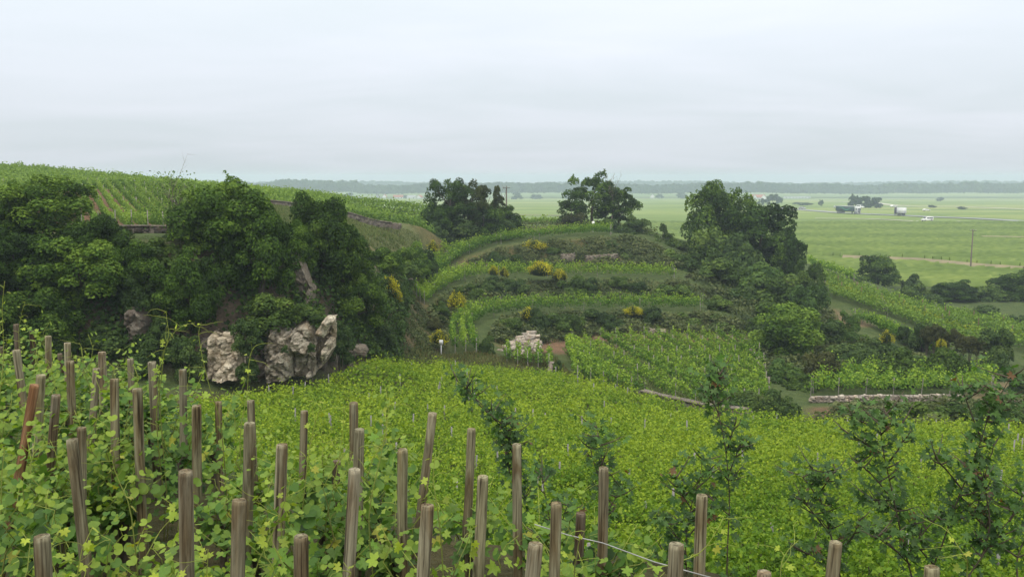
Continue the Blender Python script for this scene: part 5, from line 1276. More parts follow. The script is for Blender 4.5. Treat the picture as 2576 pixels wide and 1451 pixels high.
def truck(u, v, label, tarp, cabm, heading, L=13.4, swoosh=True, up=0.3):
    p = on_plain(u, v); e_ = empty('truck', (p[0], p[1], p[2] + up), heading); tag(e_, label, 'truck')
    mb = MB(); mb.box((-2.2 - 0.05, 0, 2.5), (L, 2.5, 2.75)); tr = mb.ob('trailer', tarp, e_)
    mb = MB(); mb.box((-2.25, 0, 3.93), (L + 0.02, 2.52, 0.14)); mb.ob('roof_rail', WHITE, tr)
    mb = MB(); mb.box((-2.25, 0, 1.0), (L, 1.0, 0.22)); mb.ob('chassis', DARK, tr)
    if swoosh:
        for sd in (-1, 1):
            xs = np.linspace(-6.2, 2.6, 30); zc_ = 2.6 + 0.72 * np.sin((xs + 6.2) / 8.8 * 6.4 + 0.9) * np.linspace(0.9, 1.15, 30); th = 0.34 * np.sin(np.linspace(0.15, 3.0, 30)) + 0.05
            V = np.concatenate([np.stack([xs, np.full(30, sd * 1.262), zc_ - th / 2], 1), np.stack([xs, np.full(30, sd * 1.262), zc_ + th / 2], 1)])
            ob('swoosh', mk('swoosh', V, np.array([(k, k + 1, k + 31, k + 30) for k in range(29)]), GRN), tr)
    f0 = -2.25 + L / 2 + 0.5
    mb = MB(); mb.prism([(-1.22, 0.55), (1.22, 0.55), (1.22, 3.55), (1.0, 3.95), (-1.0, 3.95), (-1.22, 3.55)], f0, f0 + 2.2); cb = mb.ob('cab', cabm, e_)
    mb = MB(); mb.box((f0 + 2.215, 0, 2.5), (0.03, 2.1, 0.95)); mb.ob('windscreen', GLASS, cb)
    mb = MB(); mb.box((f0 + 2.215, 0, 1.25), (0.03, 1.7, 0.8)); mb.ob('grille', DARK, cb)
    for sd in (-1, 1):
        mb = MB(); mb.box((f0 + 1.4, sd * 1.225, 2.5), (0.9, 0.03, 0.8)); mb.ob('side_window', GLASS, cb)
        mb = MB(); mb.box((f0 + 2.215, sd * 0.98, 0.85), (0.04, 0.3, 0.22)); mb.ob('headlight', WHITE, cb)
    wheels(e_, [f0 + 1.3, f0 - 1.8, -2.25 - L / 2 + 1.5, -2.25 - L / 2 + 2.8, -2.25 - L / 2 + 4.1], 1.1, 0.5)
HD = math.atan2(-114, 52)
truck(2136, 536.8, 'articulated lorry with a dark curtain trailer, green swoosh and white cab', NAVY, WHITE, HD)
truck(2262, 541.5, 'short dark lorry with a white cargo box further along the road', WHITE, PURP, HD + math.pi - 0.4, L=5.5, swoosh=False)
def car(u, v, label, paint_, heading, van=False, up=0.25, s=1.0, cat='car'):
    p = on_plain(u, v); e_ = empty('van' if van else 'car', (p[0], p[1], p[2] + up), heading); e_.scale = (s, s, s); tag(e_, label, cat)
    prof = [(-2.2, 0.35), (2.2, 0.35), (2.25, 0.95), (1.35, 1.1), (0.75, 1.85), (-2.1, 1.9), (-2.25, 1.1)] if van else [(-2.1, 0.3), (2.1, 0.3), (2.15, 0.75), (1.1, 0.95), (0.5, 1.42), (-1.2, 1.45), (-2.1, 0.95)]
    mb = MB(); mb.prism(prof, -0.85, 0.85); b_ = mb.ob('body', paint_, e_); b_.rotation_euler = (0, 0, -math.pi / 2)
    for sd in (-1, 1):
        for (x0, x1) in (((-1.9, -0.6), (-0.5, 0.75)) if van else ((-1.1, -0.1), (0.0, 0.75))):
            mb = MB(); z1 = 1.68 if van else 1.34; z0 = 1.18 if van else 0.98; mb.box(((x0 + x1) / 2, sd * 0.86, (z0 + z1) / 2), (x1 - x0, 0.03, z1 - z0)); mb.ob('window', GLASS, e_)
    mb = MB(); mb.add([(1.33, -0.75, 1.13), (1.33, 0.75, 1.13), (0.80, 0.7, 1.8), (0.80, -0.7, 1.8)] if van else [(1.1, -0.75, 0.98), (1.1, 0.75, 0.98), (0.55, 0.7, 1.40), (0.55, -0.7, 1.40)], [(0, 1, 2, 3)]); w_ = mb.ob('windscreen', GLASS, e_); w_.location = (0.03, 0, 0.03)
    wheels(e_, [1.4, -1.4], 0.8, 0.33)
car(2332, 557.2, 'white van on the farm track below the road', WHITE, math.pi + 0.2, van=True, s=1.1, cat='van')
car(2164, 524, 'white van beyond the lorry cab', WHITE, HD, van=True, s=1.25, cat='van')
car(2106, 523.5, 'white car just behind the lorry trailer', WHITE, HD, s=1.2)
car(2248, 521.5, 'small white car on the far track by the copse', WHITE, 0.3, s=1.2)
car(2018, 526.5, 'grey car on the road left of the lorry', GREY, HD, s=1.2)
car(2330, 531, 'pale car at the field edge behind the short lorry', WHITE, 0.1, s=1.0)
def house(u, v, L, D, hw_, hr, label, wallm, roofm, rz=0.0, gables=0, name='house', Y=None):
    p = on_plain(u, v); e_ = empty(name, p, rz); tag(e_, label, 'house' if name == 'house' else 'building', 'buildings on the plain')
    mb = MB(); mb.prism([(-D / 2, -0.5), (D / 2, -0.5), (D / 2, hw_), (0, hw_ + hr), (-D / 2, hw_)], -L / 2, L / 2); mb.ob('wall', wallm, e_)
    mb = MB()
    for sd in (-1, 1):
        k = 0.25; a = (sd * (D / 2 + 0.5), hw_ - 0.5 * hr / (D / 2) + 0.12); b_ = (0, hw_ + hr + 0.12)
        mb.prism([a, b_, (b_[0], b_[1] + k), (a[0], a[1] + k)], -L / 2 - 0.4, L / 2 + 0.4)
    rf = mb.ob('roof', roofm, e_)
    mb = MB(); mb.box((L * 0.3, 0.4, hw_ + hr + 0.4), (0.7, 0.7, 1.4)); mb.ob('chimney', wallm, rf)
    for k in range(max(2, int(L / 5))):
        mb = MB(); mb.box((-L / 2 + (k + 0.5) * L / max(2, int(L / 5)), -D / 2 - 0.02, hw_ * 0.55), (1.1, 0.06, 1.3)); mb.ob('window', GLASS, e_)
    for gx in ([-L * 0.34, L * 0.34] if gables else []):
        mb = MB(); gw = D * 0.5; mb.add([(gx - gw, -D * 0.62, -0.5), (gx + gw, -D * 0.62, -0.5), (gx + gw, -D * 0.62, hw_ * 0.55), (gx, -D * 0.62, hw_ + hr * 1.02), (gx - gw, -D * 0.62, hw_ * 0.55), (gx - gw, 0, -0.5), (gx + gw, 0, -0.5), (gx + gw, 0, hw_ * 0.55), (gx, 0, hw_ + hr * 1.02), (gx - gw, 0, hw_ * 0.55)],
               [(0, 1, 2, 4), (0, 4, 9, 5), (1, 6, 7, 2)], [(4, 2, 3)]); mb.ob('gable', wallm, e_)
        mb = MB(); mb.add([(gx - gw - 0.3, -D * 0.64, hw_ * 0.5), (gx, -D * 0.64, hw_ + hr * 1.02 + 0.2), (gx, 0, hw_ + hr * 1.02 + 0.2), (gx - gw - 0.3, 0, hw_ * 0.5), (gx + gw + 0.3, -D * 0.64, hw_ * 0.5), (gx + gw + 0.3, 0, hw_ * 0.5)], [(0, 1, 2, 3), (1, 4, 5, 2)]); mb.ob('gable_roof', roofm, rf)
house(1907, 500.5, 20, 9, 2.8, 4.0, 'white house with two gables and a red roof by the round copse', WHITE, RED, gables=1)
house(2005, 499.0, 42, 9, 2.6, 0.5, 'long low white building on the plain', WHITE, GREY, name='long_building')
house(1641, 499.2, 7, 7, 4, 3, 'small pale house far behind the hilltop walnut', WHITE, GREY, 1.4)
house(950, 497.5, 8, 7, 2.6, 3.6, 'leftmost white gabled house of the far village', WHITE, RED, 1.5)
house(968, 498.0, 8, 7, 2.6, 3.6, 'second white gabled house of the far village', WHITE, RED, 1.5)
house(1002, 499.0, 16, 8, 2.6, 3.0, 'red-roofed farmhouse in the middle of the far village', WHITE, RED, 0.1)
house(1035, 499.6, 14, 8, 2.6, 2.4, 'pale barn in the far village', WHITE, GREY, 0.1)
house(1056, 500.6, 10, 8, 3, 3, 'gabled house at the right end of the far village', WHITE, RED, 1.3)
house(1262, 499.5, 9, 8, 3.4, 1.0, 'white flat-roofed building left of the thin utility pole', WHITE, GREY, 0.1)
FARC = [crown_mesh('crown', 700 + i, 1600, 0.17, 20, (0.2, 0.42), shape=('dome', 'round')[i % 2]) for i in range(4)]
def far_tree(u, v, hw, vtop, label, group=None):
    p = on_plain(u, v); Y = p[1]; h = max(P(u, vtop, Y)[2] - p[2], 1.0); rx = hw * Y / F_
    e_ = empty('far_tree', p, random.uniform(0, 6)); tag(e_, label, 'tree', group)
    c_ = ob('crown', FARC[random.randrange(4)], e_, (0, 0, h * 0.5), mat=G['far']); c_.scale = (rx, rx, h * 0.5)
    t_ = ob('trunk', TRUNK[0], e_); t_.scale = (h * 0.7, h * 0.7, h * 0.5)
for (u, v, hw, vt, lb) in [(2152, 522, 17, 491, 'left tree of the copse behind the lorry'), (2178, 522, 18, 494, 'middle tree of the copse behind the lorry'), (2203, 522.5, 17, 497, 'right tree of the copse behind the lorry'), (1943, 514, 22, 489, 'round tree beside the two-gabled white house'), (1915, 515, 10, 499, 'small dark tree under the two-gabled white house'),
                          (2065, 517, 6, 503, 'lone round tree by the pale track'), (2364, 505, 9, 496, 'lone dark tree on the far field edge'), (880, 499.5, 14, 485, 'round tree at the edge of the crest left of the village'), (1015, 498, 18, 490, 'tree behind the far village'), (1300, 501, 14, 485, 'tree right of the thin utility pole'), (1350, 500, 16, 489, 'tree on the far plain between the hilltop groups'), (1425, 500, 14, 488, 'tree on the far plain left of the walnut'), (1715, 499, 14, 482, 'tree on the far plain left of the dome tree'), (1660, 499, 10, 488, 'tree beside the small pale house'), (2420, 526, 12, 520, 'low bush on the far track edge'), (2345, 521.5, 10, 516, 'low bush by the white track'), (2020, 516, 24, 509, 'low hedge clump left of the lone round tree')]:
    far_tree(u, v, hw, vt, lb, 'trees scattered on the plain')
# the wood along the horizon: one mass
def wood(name, Y0, Y1, n, ua, ub, hfun, label, seed):
    r = np.random.default_rng(seed); VV, FF, TT, nn_ = [], [], [], 0
    base = [np.empty(c_.vertices.__len__() * 3) for c_ in FARC]
    for k in range(n):
        u = r.uniform(ua, ub); Y = r.uniform(Y0, Y1); x = (u - W_ / 2) / F_ * Y; z = float(plain_z(Y)); h = hfun(u) * r.uniform(0.86, 1.06); rx = r.uniform(7, 13)
        m_ = 130; d = sphere_dirs(m_, r); d[:, 2] = np.abs(d[:, 2]) * 1.1 - 0.15
        C = np.array([x, Y, z + h * 0.52]) + d * np.array([rx, rx, h * 0.48]) * r.uniform(0.8, 1.05, m_)[:, None]
        V, Fq = leaves(C, d + r.normal(size=d.shape) * 0.4, r.uniform(3.0, 5.5, m_), r=r)
        VV.append(V); FF.append(Fq + nn_); TT.append(np.repeat(np.clip(0.45 + r.normal() * 0.2 + r.normal(size=m_) * 0.12, 0, 1), 4)); nn_ += len(V)
    tag(ob(name, mk(name, np.concatenate(VV), np.concatenate(FF), G['far'], np.concatenate(TT))), label, 'wood', kind='stuff')
wood('woodland', 1570, 1660, 1100, 500, 2750, lambda u: 25 + 2.0 * math.sin(u * 0.011) + 1.2 * math.sin(u * 0.037) + (5.0 if 700 < u < 900 else 0), 'hazy blue-grey wood along the horizon', 31)
wood('distant_woodland', 2480, 2640, 700, 500, 2750, lambda u: 24 + 3 * math.sin(u * 0.008 + 1), 'faint farther wood above the first one', 32)

# ------------------------------------------------------------------ foreground stakes
STAKES = [(2, 872, 14, 0), (40, 815, 16, 0), (40, 880, 19, 6), (80, 832, 15, -2), (121, 845, 18, -5), (150, 889, 14, 0), (170, 862, 18, -5), (178, 908, 21, -5), (105, 943, 24, -14), (88, 968, 28, -24), (140, 993, 26, -15),
          (256, 885, 19, -4), (242, 926, 22, -11), (328, 902, 19, -1), (288, 953, 25, -4), (306, 951, 16, 0), (345, 977, 26, 0), (381, 910, 21, 0), (459, 929, 22, -3), (205, 1075, 27, -4), (182, 1105, 34, 5), (495, 1020, 26, -5),
          (549, 1010, 20, -2), (631, 1007, 24, 0), (627, 1063, 30, -7), (468, 1185, 38, -8), (600, 1257, 40, -6), (106, 1348, 44, 0), (712, 1118, 32, -8), (765, 1033, 25, -4), (889, 1012, 24, -3), (906, 1079, 29, -5), (893, 1180, 35, -9),
          (758, 1348, 42, -3), (1087, 1038, 25, -12), (1013, 1130, 30, -2), (1075, 1270, 38, -6), (1185, 1078, 27, -5), (1216, 1198, 33, -6), (1302, 1117, 29, 0), (1348, 1367, 42, -8), (1399, 1265, 36, -1), (1460, 1290, 30, -4), (1517, 1176, 31, 0),
          (1703, 1368, 42, -3), (1768, 1245, 35, -2), (2102, 1363, 40, -3), (2342, 1425, 42, 0), (1923, 1438, 42, 0), (846, 1158, 26, -6), (476, 1057, 15, 0)]
STAKES.sort()
def stake_mesh(seed):
    r = random.Random(seed); sd = 16; V, Q, T = [], [], []
    rings = [(-0.5, 1.05)] + [(z, 1.0 + r.gauss(0, 0.02)) for z in np.linspace(0.1, 1.9, 10)] + [(1.972, 0.985), (1.994, 0.93)]
    ph = [r.gauss(0, 0.03) for _ in range(sd)]
    crack = r.randrange(sd)
    for (z, rr) in rings:
        for k in range(sd):
            a = 2 * math.pi * k / sd; q = 0.0340 * rr * (1 + ph[k] + 0.02 * math.sin(z * 5 + k)) * (0.86 if k == crack else 1)
            V.append((q * math.cos(a) + 0.004 * math.sin(z * 3 + seed), q * math.sin(a), z))
    n = len(rings)
    for i in range(n - 1):
        for k in range(sd): Q.append((i * sd + k, i * sd + (k + 1) % sd, (i + 1) * sd + (k + 1) % sd, (i + 1) * sd + k))
    V.append((0, 0, 1.990)); c_ = len(V) - 1
    T = [(c_, (n - 1) * sd + k, (n - 1) * sd + (k + 1) % sd) for k in range(sd)]
    return mk('vine_stake', V, [np.array(Q), np.array(T)], G['stake'], smooth=False)
SM = [stake_mesh(i) for i in range(6)]
for m_ in SM:
    m_.polygons.foreach_set('use_smooth', np.array([len(p.vertices) == 4 for p in m_.polygons]))
stake_base = []
for k, (u, v, w, lean) in enumerate(STAKES):
    Y = 165.0 / w
    top = np.array(P(u, v, Y)); ang = math.atan(lean / 100)
    o_ = ob('vine_stake', SM[k % 6], None)
    rr = random.Random(k); wv = rr.uniform(0.9, 1.14); o_.scale = (wv, wv * rr.uniform(0.92, 1.05), 1); tilt = rr.gauss(0, 0.025)
    o_.rotation_euler = (tilt, -ang * -1.0, rr.uniform(0, 6.28)) if False else (tilt, ang * -1.0 * -1.0, 0)
    # object origin two metres under the top, along the leaning axis
    M_ = Matrix.Rotation(-ang, 3, 'Y').inverted() if False else Matrix.Rotation(math.atan(-lean / 100), 3, 'Y') @ Matrix.Rotation(tilt, 3, 'X')
    o_.rotation_mode = 'XYZ'; o_.rotation_euler = M_.to_euler()
    loc = Vector(top) - M_ @ Vector((0, 0, 1.994)); o_.location = loc
    red = (lean == -24); dark = w in (14, 15, 16) or u in (1460, 846)
    tone = rr.uniform(0.78, 1.12)
    o_.color = (1.05, 0.68, 0.45, 1) if red else ((0.5, 0.45, 0.40, 1) if dark else (tone * 0.92, tone * rr.uniform(0.90, 0.95), tone * rr.uniform(0.70, 0.80), 1))
    look = 'reddish-brown leaning wooden stake' if red else ('dark slender wooden stake' if dark else ('leaning weathered grey-brown wooden stake' if abs(lean) > 9 else 'weathered grey-brown round wooden stake'))
    tag(o_, f'{look}, {ordinal(k)} stake top from the left among the foreground vines', 'stake', 'wooden vine stakes in the foreground')
    gp = Vector(top) - M_ @ Vector((0, 0, 1.4)); stake_base.append((gp.x, gp.y))
# wire
pA, pB, pC = Vector(P(1345, 1318, 5.35)), Vector(P(1517, 1365, 5.05)), Vector(P(1790, 1452, 4.6))
mb = MB(); mb.tube([pA, pA.lerp(pB, 0.5) - Vector((0, 0, 0.01)), pB, pB.lerp(pC, 0.5) - Vector((0, 0, 0.015)), pC], 0.0035, 5)
tag(mb.ob('trellis_wire', G['metal']), 'thin pale steel wire sagging between the stakes at the bottom', 'wire')

# ------------------------------------------------------------------ leaves that can be told apart
def leaf_outline(kind):
    if kind == 'grape':
        key = [(0, 1.08), (12, 0.84), (26, 0.56), (40, 0.80), (52, 1.0), (64, 0.78), (80, 0.52), (96, 0.72), (112, 0.84), (132, 0.62), (150, 0.62), (168, 0.30)]
    else:
        key = [(0, 1.0), (11, 0.74), (20, 0.46), (32, 0.70), (44, 0.95), (56, 0.66), (70, 0.40), (88, 0.55), (102, 0.66), (120, 0.50), (150, 0.30)]
    return [(math.radians(a), r_) for a, r_ in reversed(key) if a > 0] and ([(-math.radians(a), r_) for a, r_ in reversed(key) if a > 0] + [(math.radians(a), r_) for a, r_ in key])
def leaf_geo(kind, seed, low=False):
    r = random.Random(seed); pts = leaf_outline(kind)
    if low: pts = pts[::2]
    V = [(0.0, 0.0, 0.0)]
    fold = r.uniform(0.12, 0.32); curl = r.uniform(-0.25, 0.35); tw = r.gauss(0, 0.15)
    for a, q in pts:
        q *= 1 + r.gauss(0, 0.035); x, y = q * math.cos(a) * 0.92 + 0.0, q * math.sin(a)
        z = fold * abs(y) - curl * x * x * 0.5 - 0.10 * q ** 2 + tw * x * y + r.gauss(0, 0.025)
        V.append((x, y, z))
    n = len(pts)
    V = np.array(V); V[:, 0] += 0.40; V *= 0.5                      # leaf about one unit wide, stalk at the origin
    return V, np.array([(0, k, k + 1) for k in range(1, n)])
GLEAF = [mk('leaf', *leaf_geo('grape', 800 + i), G['leafobj'], smooth=True) for i in range(6)]
MLEAF = [mk('leaf', *leaf_geo('maple', 820 + i), G['leafobj'], smooth=True) for i in range(5)]
GLOW = [leaf_geo('grape', 840 + i, True) for i in range(4)]; MLOW = [leaf_geo('maple', 850 + i, True) for i in range(4)]
def frame(tip, nrm):
    x = Vector(tip).normalized(); n = Vector(nrm); z = (n - x * n.dot(x)).normalized(); y = z.cross(x)
    return Matrix((x, y, z)).transposed()
LEAFMAT = leaf_mat('grape_leaf_inner', [(0.0, (0.024, 0.062, 0.012)), (0.5, (0.080, 0.170, 0.024)), (1.0, (0.260, 0.350, 0.042))], trans=0.35, patch=0.1, spec=0.35)
MAPMAT = leaf_mat('maple_leaf_inner', [(0.0, (0.020, 0.050, 0.013)), (0.5, (0.042, 0.100, 0.022)), (1.0, (0.095, 0.180, 0.036))], trans=0.32, patch=0.1, spec=0.4)
SHM = leaf_mat('green_shoot', [(0.0, (0.10, 0.075, 0.035)), (0.5, (0.16, 0.19, 0.045)), (1.0, (0.26, 0.30, 0.06))], trans=0.0)
def seen(p):
    d = (p[0], p[1], p[2] - EYE); f = d[1] * CP - d[2] * SP
    if f < 0.3: return None
    up_ = d[1] * SP + d[2] * CP
    return W_ / 2 + F_ * d[0] / f, H_ / 2 - F_ * up_ / f, f
def age_col(t_, r):
    """t 0 = old leaf low down, 1 = shoot tip"""
    a, b, c_ = np.array((0.058, 0.135, 0.024)), np.array((0.165, 0.300, 0.034)), np.array((0.390, 0.450, 0.045))
    q = a * (1 - t_ * 2) + b * t_ * 2 if t_ < 0.5 else b * (2 - 2 * t_) + c_ * (2 * t_ - 1)
    q = q * r.uniform(0.62, 1.25)
    if r.random() < 0.04: q = np.array((0.36, 0.36, 0.05))
    return (*q, 1)
def leafy(e_, shoots, r, n_obj, kind='grape', width=0.115, node=0.052, stuff=1.0, colf=None, rmain=0.0065, taper=True, rust=0.0, side=0.07):
    """shoots: polylines (local); adds stem meshes, leaf objects and one part with the remaining leaves"""
    base = Vector(e_.location); cand = []
    for sh in shoots:
        pts = [Vector(p) for p in sh]
        L = sum((pts[i + 1] - pts[i]).length for i in range(len(pts) - 1))
        mb = MB(); rr = [rmain * (1 - 0.75 * i / (len(pts) - 1)) for i in range(len(pts))]; mb.tube(pts, rr, 5, tint=np.repeat(np.linspace(0.15, 1, len(pts)), 5) if kind == 'grape' else 0.1)
        mb.ob('shoot' if kind == 'grape' else 'branch', SHM if kind == 'grape' else G['bark'], e_)
        s, i, acc, sd = node * 0.5, 0, 0.0, 1
        while s < L * 1.0:
            while i < len(pts) - 2 and s > acc + (pts[i + 1] - pts[i]).length: acc += (pts[i + 1] - pts[i]).length; i += 1
            seg = pts[i + 1] - pts[i]; p = pts[i].lerp(pts[i + 1], min(1, (s - acc) / max(seg.length, 1e-5))); d = seg.normalized()
            f = s / L
            a = r.uniform(0, 6.28); sv = Vector((math.cos(a), math.sin(a), r.uniform(0.0, 0.7)))
            sv = (sv - d * sv.dot(d) * 0.7).normalized()
            sz = width * (1 - 0.62 * f ** 2.2 if taper else 1 - 0.25 * f) * r.uniform(0.75, 1.2)
            at_ = p + sv * side * r.uniform(0.5, 1.3) * (1 - 0.6 * f if taper else 1)
            tipd = (sv + Vector((0, 0, r.uniform(-0.9, 0.15)))).normalized()
            nrm = Vector((r.gauss(0, 0.55), r.gauss(-0.45, 0.5), 0.7)) + sv * 0.35
            cand.append((at_, tipd, nrm, sz, f)); s += node * r.uniform(0.6, 1.4); sd = -sd
    def key(c_):
        q = seen(base + c_[0]); return -1 if q is None or not (-60 < q[0] < W_ + 60 and q[1] < H_ + 60) else c_[3] / q[2]
    cand.sort(key=key, reverse=True)
    objs = [c_ for c_ in cand[:n_obj] if key(c_) > 0]; rest_ = cand[len(objs):]
    GL, LW = (GLEAF, GLOW) if kind == 'grape' else (MLEAF, MLOW)
    for (p, td, nr, sz, f) in objs:
        o_ = bpy.data.objects.new('leaf', GL[r.randrange(len(GL))]); COL.objects.link(o_); o_.parent = e_
        o_.matrix_basis = Matrix.Translation(p) @ (frame(td, nr) @ Matrix.Diagonal((sz, sz, sz))).to_4x4()
        o_.color = colf(f, r) if colf else age_col(f, r)
    VV, FF, TT, n = [], [], [], 0
    for (p, td, nr, sz, f) in rest_:
        for rep in range(max(1, int(stuff))):
            V, T_ = LW[r.randrange(len(LW))]; M_ = np.array(frame(td, nr) @ Matrix.Diagonal((sz, sz, sz)))
            jit = np.array([r.gauss(0, 0.07), r.gauss(0, 0.07), r.gauss(-0.02, 0.07)]) if rep else 0
            VV.append(V @ M_.T + np.array(p) + jit); FF.append(T_ + n); TT.append(np.full(len(V), min(1, max(0, 0.15 + 0.75 * f + r.gauss(0, 0.14))))); n += len(V)
    if VV:
        o_ = ob('foliage', mk('foliage', np.concatenate(VV), np.concatenate(FF), LEAFMAT if kind == 'grape' else MAPMAT, np.concatenate(TT), smooth=True), e_); o_['kind'] = 'stuff'
def tendril(e_, p, r, L=0.22):
    a = r.uniform(0, 6.28); d = Vector((math.cos(a), math.sin(a) * 0.5, 0.5)); pts = [Vector(p)]
    for k in range(7):
        d = (d + Vector((r.gauss(0, 0.28), r.gauss(0, 0.2), -0.10 + r.gauss(0, 0.2)))).normalized(); pts.append(pts[-1] + d * L / 7)
    mb = MB(); mb.tube(pts, [0.0022 * (1 - 0.09 * k) for k in range(8)], 4, tint=0.95); mb.ob('tendril', SHM, e_)
def vine(x, y, h, label, seed, nsh=4, n_obj=30, stuff=2, extra=None, width=0.134, cross=0.30):
    r = random.Random(seed); z = float(hz(x, y)); e_ = empty('grapevine', (x, y, z)); tag(e_, label, 'grapevine', 'grapevines among the foreground stakes')
    mb = MB(); mb.tube([(0, 0, -0.2), (0.03, 0.01, 0.25), (-0.02, 0.02, 0.5)], [0.03, 0.026, 0.018], 7); mb.ob('stem', G['bark'], e_)
    sh = []
    for k in range(nsh):
        a = r.uniform(0, 6.28); hh = h * (r.uniform(0.72, 1.05) if r.random() < 0.72 else r.uniform(1.1, 1.32)); q = [Vector((0, 0, 0.42))]
        lat = Vector((math.cos(a), math.sin(a), 0)) * cross * r.uniform(0.5, 1.3)
        for j in range(1, 8):
            f = j / 7; q.append(Vector((lat.x * f ** 0.6, lat.y * f ** 0.6, 0.42 + (hh - 0.42) * f)) + Vector((r.gauss(0, 0.03), r.gauss(0, 0.03), 0)))
        if r.random() < 0.5: q[-1] += Vector((r.gauss(0, 0.08), 0, -0.05))
        sh.append(q)
    # low skirt of foliage
    for k in range(5):
        a = r.uniform(0, 6.28); q = [Vector((math.cos(a) * 0.42 * f, math.sin(a) * 0.42 * f, 0.26 + 0.45 * f)) for f in np.linspace(0, 1, 5)]; sh.append(q)
    if extra: sh += extra
    leafy(e_, sh, r, n_obj, stuff=stuff, width=width)
    for k in range(3): tendril(e_, sh[k % len(sh)][-2], r)
    return e_
vk = 0
def vh(u): return float(np.interp(u, [0, 300, 500, 800, 1100, 1500, 2500], [1.12, 1.0, 0.98, 0.94, 0.84, 0.55, 0.48]))
for k, ((u, v, w, lean), (bx, by)) in enumerate(zip(STAKES, stake_base)):
    x, y = bx + random.uniform(-0.25, 0.25), by + random.uniform(-0.12, 0.25)
    vine(x, y, vh(u) * random.uniform(0.9, 1.1), f'leafy grapevine at the foot of the {ordinal(k)} foreground stake from the left', 900 + k, nsh=4 if u < 1000 else 3, n_obj=42 if w > 22 and u < 1200 else 30, stuff=2)
# vines standing between the stakes
q = 0
for iy in range(0, 11):
    for ix in range(-12, 4):
        x = ix * 0.72 + 0.3 * (iy % 2) + random.gauss(0, 0.1); y = 4.3 + iy * 0.72 + random.gauss(0, 0.08)
        if min(math.hypot(x - b[0], y - b[1]) for b in stake_base) < 0.42: continue
        yedge = float(np.interp(x, [-14, -9, -6, -3, 0, 2, 6], [14.6, 12.1, 11.0, 9.0, 7.0, 6.2, 6.0]))
        if y > yedge: continue
        s_ = seen((x, y, float(hz(x, y)) + 1.0))
        if s_ is None or not (-120 < s_[0] < 1150) or s_[1] > 1560: continue
        if s_[0] > 600 and random.random() < 0.65: continue
        vine(x, y, vh(s_[0]) * random.uniform(0.85, 1.05), f'leafy grapevine without a stake of its own, {ordinal(q)} of those between the foreground stakes', 1000 + q, nsh=4, n_obj=14, stuff=2); q += 1
# tall single shoots reaching above the stakes: picture-unit lines at a given distance
TALL = [([(395, 1060), (403, 960), (412, 890), (424, 845), (420, 800), (417, 782)], 6.9, 'tall bare-tipped shoot rising over the rock face behind the stakes'), ([(398, 960), (425, 860), (455, 822), (490, 812)], 6.9, 'side shoot bending right from the tall bare-tipped shoot'),
        ([(556, 1080), (530, 980), (512, 900), (500, 840), (505, 812)], 6.6, 'shoot with dangling leaves in front of the grey rock face'), ([(606, 1110), (618, 1000), (628, 920), (636, 880), (645, 868)], 6.4, 'slim shoot in front of the ivy by the pinkish pillar'),
        ([(3, 1050), (5, 900), (12, 780), (18, 705)], 7.2, 'tall yellow-green shoot at the far left edge'), ([(60, 960), (45, 860), (52, 800), (60, 760)], 9.0, 'yellow-green shoot left among the farthest stakes'), ([(230, 1000), (214, 930), (205, 880), (198, 862)], 8.0, 'curling shoot beside the farthest left stakes'),
        ([(820, 1330), (845, 1200), (860, 1100), (868, 1020)], 5.6, 'straight dark shoot in front of the field between the stakes'), ([(760, 1330), (772, 1180), (785, 1090), (800, 1040), (812, 1020)], 5.4, 'shoot leaning beside the stakes at the centre left'), ([(930, 1300), (955, 1160), (972, 1080), (980, 1000)], 5.2, 'upright leafy shoot right of the stake pair'),
        ([(1110, 1380), (1098, 1260), (1090, 1200), (1096, 1140)], 4.6, 'reddish-stemmed shoot by the leaning stake at centre'), ([(1445, 1451), (1452, 1400), (1458, 1360), (1475, 1320)], 4.6, 'bright shoot before the rounded dark stake'), ([(1600, 1451), (1680, 1420), (1760, 1390), (1800, 1330), (1822, 1300)], 4.5, 'thin shoot crossing the stake at the bottom right'), ([(2440, 1451), (2425, 1400), (2405, 1370), (2385, 1330)], 4.4, 'thin pale shoot at the bottom right under the saplings'),
        ([(1960, 1460), (1975, 1400), (2010, 1360)], 4.4, 'short shoot tip right of the bottom stake'), ([(640, 1451), (690, 1330), (720, 1250), (735, 1190)], 4.8, 'arching yellow shoot beside the bottom stakes at left centre'), ([(330, 1300), (300, 1220), (282, 1160), (300, 1100)], 5.0, 'yellowing shoot in the left foreground')]
for k, (pl_, Y, lb) in enumerate(TALL):
    r = random.Random(1300 + k); p0 = P(*pl_[0], Y); zg = float(hz(p0[0], Y)); e_ = empty('grapevine', (p0[0], Y, zg)); tag(e_, lb, 'grapevine', 'single vine shoots in the foreground')
    sh = [Vector((0, 0, -0.05)), Vector((0.02, 0.01, 0.3))] + [Vector(P(u, v, Y)) - e_.location + Vector((0, r.gauss(0, 0.02), 0)) for (u, v) in pl_]
    sh = [Vector(p) for p in smooth_line(sh, 3)]
    ylw = k in (16,)
    leafy(e_, [sh], r, 40, width=0.10, node=0.10, stuff=1, rmain=0.0055, colf=(lambda f, r_: (*(np.array((0.34, 0.34, 0.04)) * r_.uniform(0.8, 1.15)), 1)) if ylw else None)
    for j in range(4): tendril(e_, sh[-2 - j * 2], r, 0.18)

